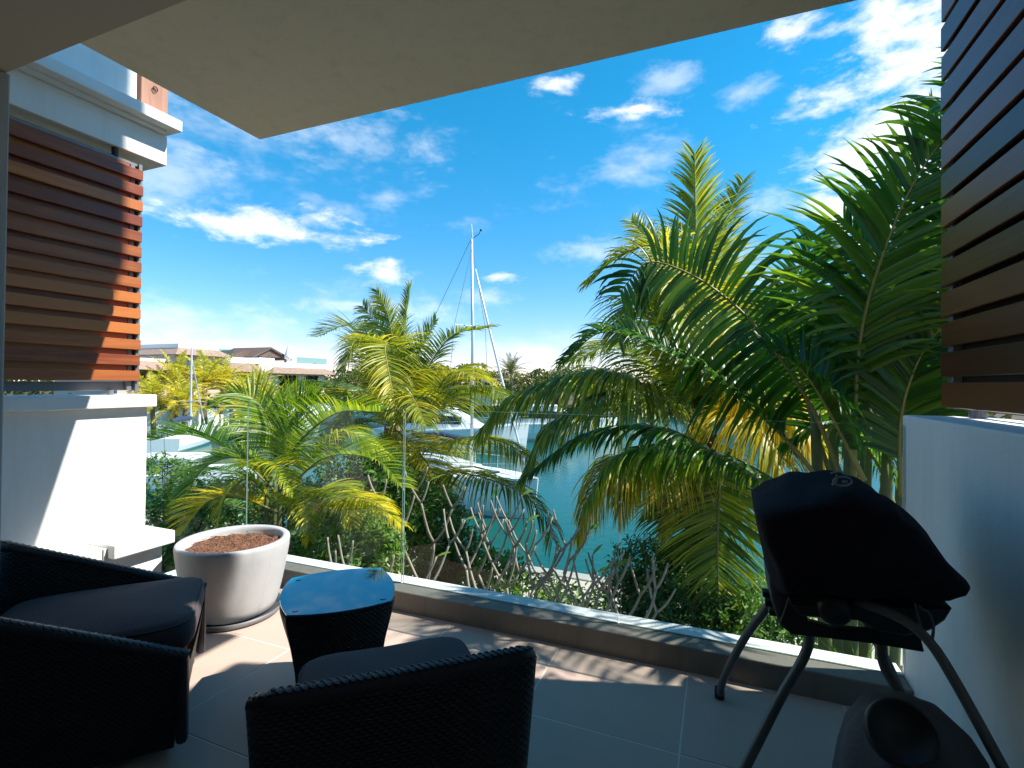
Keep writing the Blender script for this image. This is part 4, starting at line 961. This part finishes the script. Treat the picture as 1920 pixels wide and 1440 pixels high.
# right villa
y0 = hp(512, 684)[0]; y1, zt = hp(612, 684); zb = hp(560, 690)[1]; ze = hp(560, 701.5)[1]
v3 = empty('villa', (HX, (y0+y1)/2, GZ), 'rightmost far villa with brown gabled terrace roof and white piers', 'house')
hb_('wall', v3, HX-9, HX-.3, y0-1, y1, GZ, ze+.1, 'farwall'); hb_('parapet', v3, HX-9, HX+.05, y0, y1, zb, zt, 'farwall')
mansard(v3, y0, y1, ze, zb, 1.3, 8.5, hip=1.1)
for a, b_ in ((526, 561), (575, 600)): window(v3, hp(a, 715)[0], hp(b_, 715)[0], GZ+1.6, ze-.15, HX-.3, 3)
hb_('side_wall', v3, HX-7, HX+.06, hp(485, 676)[0], hp(514, 676)[0], GZ+2.5, hp(500, 671)[1], 'farwall')
hb_('glass_balustrade', v3, HX+.0, HX+.04, hp(556, 680)[0], hp(612, 680)[0], zt, zt+.72, 'farglass')
# gabled timber roof over the roof terrace
ga = [hp(496, 665), hp(524, 650.5), hp(559, 671)]
za = ga[1][1]; R0 = Vector(v3.location)
m_ = MB()
gy0, gy1, gya = ga[0][0]-.4, ga[2][0]+.3, ga[1][0]; gz0 = hp(500, 667)[1]; xf = HX-1.2; xb = HX-7
for s_, yb in ((-1, gy0), (1, gy1)):
    vs = [(xf, gya, za), (xb, gya, za), (xb, yb, gz0-.1), (xf, yb, gz0-.1)]
    m_.add([Vector(v)-R0 for v in vs]+[Vector(v)-R0-Vector((0, 0, .18)) for v in vs], [(0, 1, 2, 3), (7, 6, 5, 4), (0, 3, 7, 4), (1, 0, 4, 5), (2, 1, 5, 6), (3, 2, 6, 7)])
m_.obj('gable_roof', 'shingledark', v3)
m_ = MB(); m_.prism([Vector((xf-.25, gy0+.5, gz0-.05))-R0, Vector((xf-.25, gy1-.5, gz0-.05))-R0, Vector((xf-.25, gya, za-.25))-R0], (-.1, 0, 0)); m_.obj('gable_panel', 'shingledark', v3)
for yy in (gy0+.7, gya, gy1-.7): hb_('post', v3, xf-.4, xf-.2, yy-.1, yy+.1, zt-.2, gz0+.1, 'brownbark')
hb_('back_wall', v3, xb, xb+.3, gy0+.3, gy1-.3, zt-.2, gz0+.2, 'paleshade')
# long dark roof left of the gable
m_ = MB(); A_ = [hp(438, 678), hp(492, 655), hp(500, 657), hp(500, 672)]
m_.prism([Vector((HX-2.5, a, b_))-R0 for a, b_ in A_], (-3.5, 0, 0)); m_.obj('lean_roof', 'shingledark', v3)
pz = hp(548, 684)[1]; py_ = hp(548, 684)[0]
um = empty('parasol', (HX-.6, py_, zt-.2), 'closed white parasol on the far roof terrace', 'parasol')
m_ = MB(); m_.lathe([(.05, 0), (.05, .5), (.42, .7), (.40, 1.1), (.25, 1.6), (.14, 2.0), (.05, 2.2), (.001, 2.25)], n=14); m_.obj('folded_canopy', 'farwall', um, smooth=True)

# --- bank wall, pontoon, hedge posts in front of the villas
bw = MB(); bw.box(-43.2, -42.7, 5, 65, -4, -1.2); tag(bw.obj('bank_wall', 'whitecon'), 'pale retaining wall along the far bank below the villas', 'wall')
pn = empty('pontoon', (-33, 27, WATER), 'grey floating pontoon with white posts in front of the villas', 'pontoon')
boxo('deck', (-6, 5, -1.2, 1.2, .15, .55), 'stone', pn, .02)
for i in range(5): boxo('post', (-5.4+i*2.5, -5.2+i*2.5, 1.0, 1.2, .1, 1.5), 'farwall', pn, .02)
for px, Y, zz in ((434, 30, .9), (455, 31, .4)):
    p = Py(px, 775, Y); m_ = MB(); m_.tube([(p.x, p.y, WATER-.5), (p.x, p.y, -.7)], .16, 10)
    tag(m_.obj('mooring_pile', 'steel'), 'grey mooring pile beside the pontoon, %s of two' % ('left' if px == 434 else 'right'), 'pile', 'mooring piles')

# --- far palms: one low-detail palm, copied
def far_palm(seed, nfr=20, L=2.2):
    rnd = random.Random(seed); root = empty('palm_tree', (0, 0, 0)); h = 3.2
    m_ = MB(); m_.tube([(0, 0, 0), (.1, .05, h*.5), (0, 0, h)], [.22, .15, .13], 8); m_.obj('trunk', 'trunk', root, smooth=True)
    for i in range(nfr):
        a = i*2.4+rnd.gauss(0, .2); f_ = i/nfr; e0 = rad(78-95*f_); d = Vector((math.cos(a)*math.cos(e0), math.sin(a)*math.cos(e0), math.sin(e0)))
        pts = [Vector((0, 0, h))]; q = pts[0]
        for k in range(4): q = q+d*(L*rnd.uniform(.9, 1.1)/4); pts.append(q); d = (d+Vector((0, 0, -.26))).normalized()
        mb, O = frond_mesh(pts, L=.62, n=26, wid=.07, droop=.35, seg=3, tint=(.35+.4*f_, .3), rr=.03, seed=seed*50+i)
        o_ = mb.obj('frond', ['farpalm', 'rachis'], root, tint=True, fixn=False); o_.location = O
    return root
protos = [far_palm(1), far_palm(2, 22, 2.6)]
FP = [(285, 752, -39, 1.15, 'bushy yellow-green palm beside the end of the slatted screen'), (330, 715, -42, 1.1, 'palm behind the small sailing mast at far left'), (385, 718, -40, 1.35, 'full yellow-green palm right of the small sailing mast'),
      (418, 722, -41, 1.15, 'palm in front of the middle villa mansard'), (455, 735, -42, .95, 'small palm between the middle and right villas'), (487, 722, -43, .95, 'slim upright palm in front of the right villa corner'),
      (505, 742, -42, .8, 'short palm below the right villa piers'), (348, 758, -37, 1.1, 'low spreading yellow palm above the bank wall'), (440, 762, -38, .95, 'low palm behind the pontoon'), (592, 738, -43, .7, 'little palm at the right end of the villas')]
used = set()
for i, (px, py, X, s_, lab) in enumerate(FP):
    p = Px(px, py, X); pr = protos[i % 2]
    o_ = pr if i % 2 not in used else copy_tree(pr); used.add(i % 2)
    o_.location = (p.x, p.y, p.z-3.2*s_); o_.scale = (s_, s_, s_); o_.rotation_euler.z = i*1.3
    tag(o_, lab, 'palm', 'palms in front of the villas')

# --- trees on the far bank
def tree(px, py, Y, R_, label, seed, tint=(.3, .3), mat='farleaf', n=1500):
    rnd = random.Random(seed); c = Py(px, py, Y); root = empty('tree', (c.x, c.y, -1.8), label, 'tree', 'trees on the far bank'); zc = c.z+1.8
    m_ = MB(); m_.tube([(0, 0, 0), (.1, 0, zc*.5), (0, 0, zc)], [.35, .25, .08], 8)
    for k in range(6):
        a = k*1.05; m_.tube([(0, 0, zc*.5), (math.cos(a)*R_*.4, math.sin(a)*R_*.4, zc*.8), (math.cos(a)*R_*.75, math.sin(a)*R_*.75, zc+rnd.uniform(-.2, .6)*R_*.4)], [.16, .1, .03], 6)
    m_.obj('trunk', 'brownbark', root)
    mb = MB(); lob = [(Vector((rnd.gauss(0, .5)*R_, rnd.gauss(0, .5)*R_, zc+rnd.uniform(-.55, .35)*R_*.7)), R_*rnd.uniform(.35, .6)) for _ in range(11)]
    for c2, r2 in lob:
        for _ in range(n//11):
            d = Vector((rnd.gauss(0, 1), rnd.gauss(0, 1), rnd.gauss(0, 1)+.1)).normalized(); p = c2+Vector((d.x, d.y, d.z*.75))*r2*rnd.uniform(.6, 1.08)
            l = rnd.uniform(.12, .30); u_ = Vector((rnd.gauss(0, 1), rnd.gauss(0, 1), rnd.gauss(0, 1))).normalized()*l; v_ = u_.orthogonal().normalized()*l*.6
            tn = min(1, max(0, tint[0]+rnd.gauss(0, tint[1])*.5)); mb.add([p-u_, p+v_, p+u_, p-v_], [(0, 1, 2, 3)], 0, tn)
    mb.obj('crown', mat, root, tint=True, fixn=False); return root
TR = [(850, 712, 68, 3.4, 'dark tree on the far bank left of the mast'), (905, 718, 70, 3.6, 'dark green tree behind the mast on the far bank'), (925, 735, 66, 2.6, 'olive tree below the forestay on the far bank'), (1010, 722, 68, 3.4, 'olive-brown tree right of the date palm'),
      (1045, 718, 72, 3.6, 'dark tree above the arching coconut frond'), (1085, 722, 70, 3.2, 'far bank tree left of the large palm crown'), (1130, 718, 74, 3.6, 'far bank tree behind the large palm crown'), (650, 742, 64, 3.0, 'olive tree between the villas and the young palm'),
      (628, 735, 60, 2.2, 'small tree at the end of the villa row'), (700, 722, 75, 3.0, 'far tree behind the young coconut palm'), (790, 716, 76, 3.2, 'far tree right of the young coconut palm'), (1440, 722, 70, 3.8, 'far tree behind the yellow frond'), (1520, 718, 74, 4.2, 'far tree behind the clump palm stems'),
      (1620, 712, 70, 4.0, 'far tree next to the right wall'), (1250, 715, 72, 3.6, 'far tree behind the middle of the large palm'), (1350, 716, 73, 3.6, 'far tree behind the right side of the large palm')]
for i, a in enumerate(TR): tree(a[0], a[1]-9, *a[2:], seed=100+i, tint=(random.choice([.1, .3, .55]), .35))
dp = far_palm(9, 26, 2.9); c = Py(958, 700, 62); dp.location = (c.x, c.y, c.z-3.2*1.05); dp.scale = (1.05, 1.05, 1.05)
tag(dp, 'grey-green date palm on the far bank right of the forestay', 'palm')
for ch_ in dp.children:
    if ch_.name.startswith('frond'): ch_.data.materials[0] = M['farleaf']
# wood further back: one mass of foliage closing the horizon
wd = MB(); rnd = random.Random(77)
for i in range(170):
    a = rnd.uniform(-1.25, .75); dist = rnd.uniform(95, 150); cx_, cy_ = math.sin(a)*dist, math.cos(a)*dist
    if cx_ > -60 and cy_ < 80 and cx_ < 34: cy_ = 85
    hh = rnd.uniform(3.6, 6.0); r2 = rnd.uniform(2.5, 4.5)
    for _ in range(170):
        d = Vector((rnd.gauss(0, 1), rnd.gauss(0, 1), rnd.gauss(0, 1))).normalized(); p = Vector((cx_, cy_, -1.8+hh*.55))+Vector((d.x*r2, d.y*r2, d.z*hh*.6))*rnd.uniform(.6, 1)
        l = rnd.uniform(.3, .6); u_ = Vector((rnd.gauss(0, 1), rnd.gauss(0, 1), rnd.gauss(0, 1))).normalized()*l; v_ = u_.orthogonal().normalized()*l*.6
        wd.add([p-u_, p+v_, p+u_, p-v_], [(0, 1, 2, 3)], 0, min(1, max(0, rnd.gauss(.25, .2))))
wo_ = wd.obj('distant_wood', 'farleaf', tint=True, fixn=False); wo_['kind'] = 'stuff'; wo_['label'] = 'distant dark green wood along the horizon'; wo_['category'] = 'wood'
# hedge along the villa bank
hd = MB()
for i in range(5200):
    p = Vector((-42.0+rnd.gauss(-1.2, .5), rnd.uniform(18, 62), -1.2+abs(rnd.gauss(0, .45)))); l = rnd.uniform(.12, .26); u_ = Vector((rnd.gauss(0, 1), rnd.gauss(0, 1), rnd.gauss(0, 1))).normalized()*l; v_ = u_.orthogonal().normalized()*l*.55
    hd.add([p-u_, p+v_, p+u_, p-v_], [(0, 1, 2, 3)], 0, min(1, max(0, rnd.gauss(.45, .25))))
ho = hd.obj('bank_hedge', 'bush', tint=True, fixn=False); ho['kind'] = 'stuff'; ho['label'] = 'low green hedge along the bank below the villas'; ho['category'] = 'hedge'
# pale houses half hidden in the far trees
for i, (px, py, Y, w_, h_, lab) in enumerate(((905, 712, 64, 3, 1.2, 'small white house among far trees beside the mast'), (1400, 738, 66, 7, 3.2, 'long white house behind the yellow frond on the far bank'), (1480, 744, 64, 5, 2.2, 'low pale house behind the clump palm stems'))):
    c = Py(px, py, Y); r_ = empty('house', (c.x, c.y, -1.8), lab, 'house')
    boxo('wall', (-w_/2, w_/2, 0, 5, 0, c.z+1.8), 'farwall', r_, 0); boxo('roof', (-w_/2-.3, w_/2+.3, -.3, 5.3, c.z+1.803, c.z+2.05), 'shingle', r_, 0)
    for k in range(2): boxo('window', (-w_/2+.5+k*w_*.45, -w_/2+.5+k*w_*.45+w_*.25, -.04, -.003, c.z+1.8-1.5, c.z+1.8-.4), 'darkglass', r_, 0)

# ================================================================== BOATS
def hull(L, B, fb, draft, sheer=.25):
    """hull rings from stern (y=-L/2) to bow; local x beam, y length, z=0 waterline"""
    rings = []
    for i in range(15):
        t_ = i/14; y = -L/2+L*t_; bw_ = B/2*(.80+.20*math.sin(min(1, t_*1.6)*math.pi/2)) if t_ < .55 else B/2*max(.012, math.cos((t_-.55)/.45*math.pi/2)**.75)
        top_ = fb+sheer*(t_**2); ring = []
        for k in range(11):
            a = k/10*math.pi; xx = -math.cos(a); zz = top_-(top_+draft)*math.sin(a)**.75
            ring.append(Vector((bw_*math.copysign(abs(xx)**.55, xx), y+(.12*t_*(zz) if t_ > .8 else 0), zz)))
        rings.append(ring)
    return rings
# sailing yacht broadside behind the young palm; bow to the right
bow = Py(1002, 892, 14.6); mst = Py(884, 870, 15.4)
dirv = Vector((bow.x-mst.x, bow.y-mst.y, 0)).normalized(); Lb = 8.6
cen_ = Vector((bow.x, bow.y, WATER))-dirv*(Lb/2)
sb = empty('sailing_yacht', cen_, 'white sailing yacht with tall mast and furled jib on the water', 'sailboat', None, math.atan2(dirv.y, dirv.x)-math.pi/2)
rg = hull(Lb, 2.7, .95, .3); m_ = MB(); m_.loft(rg); m_.obj('hull', 'boatwhite', sb, smooth=False)
m_ = MB(); m_.loft([[Vector((r[0].x*.96, r[0].y, r[0].z+.012)), Vector((r[-1].x*.96, r[-1].y, r[-1].z+.012)), Vector((r[-1].x*.96, r[-1].y, r[-1].z+.05)), Vector((r[0].x*.96, r[0].y, r[0].z+.05))] for r in rg]); m_.obj('deck', 'boatwhite', sb)
m_ = MB()
for y0, y1, w0, h_ in ((-2.2, 1.6, .85, .42),):
    m_.loft([[Vector((-w0*k, y, .98+z)) , Vector((w0*k, y, .98+z)), Vector((w0*k*.8, y, .98+z+hh)), Vector((-w0*k*.8, y, .98+z+hh))] for y, k, z, hh in ((y0, 1, 0, h_), (0, 1, .0, h_), (y1, .75, .05, .28), (y1+.5, .6, .1, .02))])
cbn = m_.obj('cabin', 'boatwhite', sb)
for s_ in (-1, 1):
    m_ = MB(); m_.box(min(s_*.80, s_*.835), max(s_*.80, s_*.835), -1.6, .2, 1.12, 1.28); m_.obj('cabin_window', 'darkglass', cbn)
boxo('hatch', (-.3, .3, 2.15, 2.65, 1.155, 1.22), 'darkglass', sb, .01)
mast_h = Py(871, 448, mst.y).z-WATER; my_ = (Vector((mst.x, mst.y, 0))-Vector((cen_.x, cen_.y, 0))).dot(dirv)
m_ = MB(); m_.tube([(0, my_, .95), (0, my_, mast_h*.6), (0, my_-.10, mast_h)], [.062, .058, .042], 10); mo = m_.obj('mast', 'mast', sb, smooth=True)
m_ = MB(); m_.tube([(0, my_-.05, mast_h), (0, my_-.12, mast_h+.5)], .012, 5); m_.obj('antenna', 'mast', mo)
m_ = MB(); m_.tube([(0, my_, mast_h), (0, my_+.25, mast_h+.1), (0, my_+.3, mast_h+.2)], .012, 5); m_.tube([(-.05, my_+.3, mast_h+.2), (.05, my_+.35, mast_h+.2)], .03, 5); m_.obj('wind_vane', 'black', mo)
jt = Py(878, 506, mst.y); jz = jt.z-WATER
m_ = MB(); q, _ = catmull([(0, Lb/2-.25, 1.25), (0, (Lb/2-.25+my_)/2-.02, (1.25+jz)/2), (0, my_+.08, jz)], 12); m_.tube(q, [.042-.010*abs(i-4)/8 for i in range(12)], 8); m_.obj('furled_jib', 'mast', sb, smooth=True)
sz = Py(840, 614, mst.y).z-WATER
m_ = MB(); m_.tube([(-.75, my_-.12, sz), (0, my_, sz+.02), (.75, my_-.12, sz)], .02, 6); m_.obj('spreader', 'mast', mo)
for s_ in (-1, 1):
    m_ = MB(); m_.tube([(s_*1.2, my_-.2, 1.0), (s_*.75, my_-.12, sz), (0, my_-.06, mast_h-.3)], .008, 4); m_.obj('shroud', 'steel', sb)
m_ = MB(); m_.tube([(0, -Lb/2+.1, 1.1), (0, my_-.12, mast_h)], .008, 4); m_.obj('backstay', 'steel', sb)
m_ = MB(); m_.tube([(0, my_-.1, 2.0), (0, my_-3.1, 2.05)], [.06, .05], 8); bo = m_.obj('boom', 'mast', sb)
m_ = MB(); m_.tube([(0, my_-.2, 2.15), (0, my_-1.5, 2.2), (0, my_-3.0, 2.12)], [.14, .17, .10], 8); m_.obj('sail_cover', 'canvas', bo, smooth=True)
def rail(parent, rg_, i0, i1, side, z=.5):
    m2 = MB(); pts = [Vector((rg_[i][side].x*.93, rg_[i][side].y, rg_[i][side].z+z)) for i in range(i0, i1)]
    m2.tube(pts, .012, 5)
    for p in pts[::2]: m2.tube([p, p-Vector((0, 0, z-.03))], .012, 5)
    return m2.obj('guard_rail', 'mast', parent)
rail(sb, rg, 0, 14, 0); rail(sb, rg, 0, 14, -1)

def cruiser(loc, rz, L, B, label, dark=False):
    r_ = empty('motor_cruiser', loc, label, 'motorboat', 'motor cruisers', rz)
    rg_ = hull(L, B, 1.15, .3, .5); m2 = MB(); m2.loft(rg_); m2.obj('hull', 'boatwhite', r_)
    m2 = MB(); m2.loft([[Vector((r[0].x*.97, r[0].y, r[0].z+.01)), Vector((r[-1].x*.97, r[-1].y, r[-1].z+.01)), Vector((r[-1].x*.97, r[-1].y, r[-1].z+.06)), Vector((r[0].x*.97, r[0].y, r[0].z+.06))] for r in rg_]); m2.obj('deck', 'boatwhite', r_)
    w_ = B*.36
    m2 = MB(); m2.loft([[Vector((-w_*k, y, 1.2)), Vector((w_*k, y, 1.2)), Vector((w_*k*.86, y2, 1.2+h_)), Vector((-w_*k*.86, y2, 1.2+h_))] for y, y2, k, h_ in ((-L*.36, -L*.34, 1, 1.25), (L*.04, -.02*L, 1, 1.25), (L*.24, L*.04, .75, 1.18), (L*.27, L*.24, .6, .15))]); c_ = m2.obj('superstructure', 'boatwhite', r_)
    m2 = MB(); m2.loft([[Vector((-w_*k-.02, y, z0)), Vector((w_*k+.02, y, z0)), Vector((w_*k*.93+.02, y, z1)), Vector((-w_*k*.93-.02, y, z1))] for y, k, z0, z1 in ((-L*.30, .98, 1.62, 2.15), (-.02*L, .98, 1.62, 2.15), (L*.10, .84, 1.62, 2.05))]); m2.obj('window', 'darkglass', c_)
    boxo('roof', (-w_*1.02, w_*1.02, -L*.38, .02*L, 2.46, 2.54), 'boatwhite', r_, .02)
    m2 = MB()
    for s_ in (-1, 1): m2.tube([(s_*w_*.8, -L*.1, 2.5), (s_*w_*.7, -L*.16, 3.3)], .04, 6)
    m2.tube([(-w_*.7, -L*.16, 3.3), (w_*.7, -L*.16, 3.3)], .04, 6); m2.obj('radar_arch', 'boatwhite', r_)
    rail(r_, rg_, 7, 15, 0); rail(r_, rg_, 7, 15, -1)
    return r_
c1 = Py(845, 835, 28); cruiser((c1.x, 28, WATER), rad(-80), 9.5, 3.2, 'white motor cruiser moored behind the sailing yacht')
c2 = Py(1040, 850, 36); cruiser((c2.x, 36, WATER), rad(-70), 9, 3.2, 'white motor cruiser with dark windscreen seen under the arching frond')
c3 = Py(690, 770, 40); cruiser((c3.x, 40, WATER), rad(-100), 11, 3.6, 'distant white cruiser behind the young coconut palm')

# small open boat with hard top at far left
s0 = Py(325, 880, 12.5)
ob = empty('motorboat', (s0.x, 12.5, WATER), 'small open motorboat with white hard top behind the left shrubs', 'motorboat', None, rad(-60))
rg = hull(5.6, 2.1, .75, .25, .3); m_ = MB(); m_.loft(rg); m_.obj('hull', 'boatwhite', ob)
tz = Py(325, 858, 12.5).z-WATER
boxo('hard_top', (-.85, .85, -1.2, 1.0, tz, tz+.09), 'boatwhite', ob, .03)
boxo('console', (-.45, .45, -.3, .5, .4, 1.25), 'boatwhite', ob, .04)
for x_ in (-.7, .7):
    for y_ in (-.9, .7): m_ = MB(); m_.tube([(x_, y_, .6), (x_*.95, y_*.9, tz)], .025, 6); m_.obj('support', 'mast', ob)
m_ = MB(); m_.add([(-.8, .75, 1.25), (.8, .75, 1.25), (.7, .45, tz-.03), (-.7, .45, tz-.03)], [(0, 1, 2, 3)]); m_.obj('windscreen', 'farglass', ob)
for x_ in (-.6, .3): m_ = MB(); m_.tube([(x_, -.6, tz+.09), (x_-.5, -.9, tz+1.1)], .015, 5); m_.obj('rod_holder', 'steel', ob)
# small yacht at the far left pontoon
y_ = Px(350, 800, -31)
sy = empty('sailing_yacht', (-31, y_.y, WATER), 'small distant sailing yacht moored before the villas at far left', 'sailboat', None, rad(35))
rg = hull(7, 2.3, .8, .25); m_ = MB(); m_.loft(rg); m_.obj('hull', 'boatwhite', sy)
m_ = MB(); m_.loft([[Vector((-.7*k, y, .8)), Vector((.7*k, y, .8)), Vector((.55*k, y, .8+h_)), Vector((-.55*k, y, .8+h_))] for y, k, h_ in ((-1.6, 1, .4), (1.0, .8, .35), (1.6, .6, .02))]); m_.obj('cabin', 'boatwhite', sy)
mh = Px(341, 650, -31).z-WATER
m_ = MB(); m_.tube([(0, .6, .8), (0, .6, mh)], [.07, .055], 8); m_.obj('mast', 'mast', sy)
m_ = MB(); m_.tube([(0, 3.2, .9), (0, .7, mh*.86)], .045, 6); m_.obj('furled_jib', 'mast', sy)
m_ = MB(); m_.tube([(-.6, .55, mh*.45), (.6, .55, mh*.45)], .02, 5); m_.obj('spreader', 'mast', sy)
m_ = MB(); m_.tube([(0, .5, 1.7), (0, -1.2, 1.75), (0, -2.2, 1.7)], [.14, .18, .1], 8); m_.obj('sail_cover', 'canvas', sy)
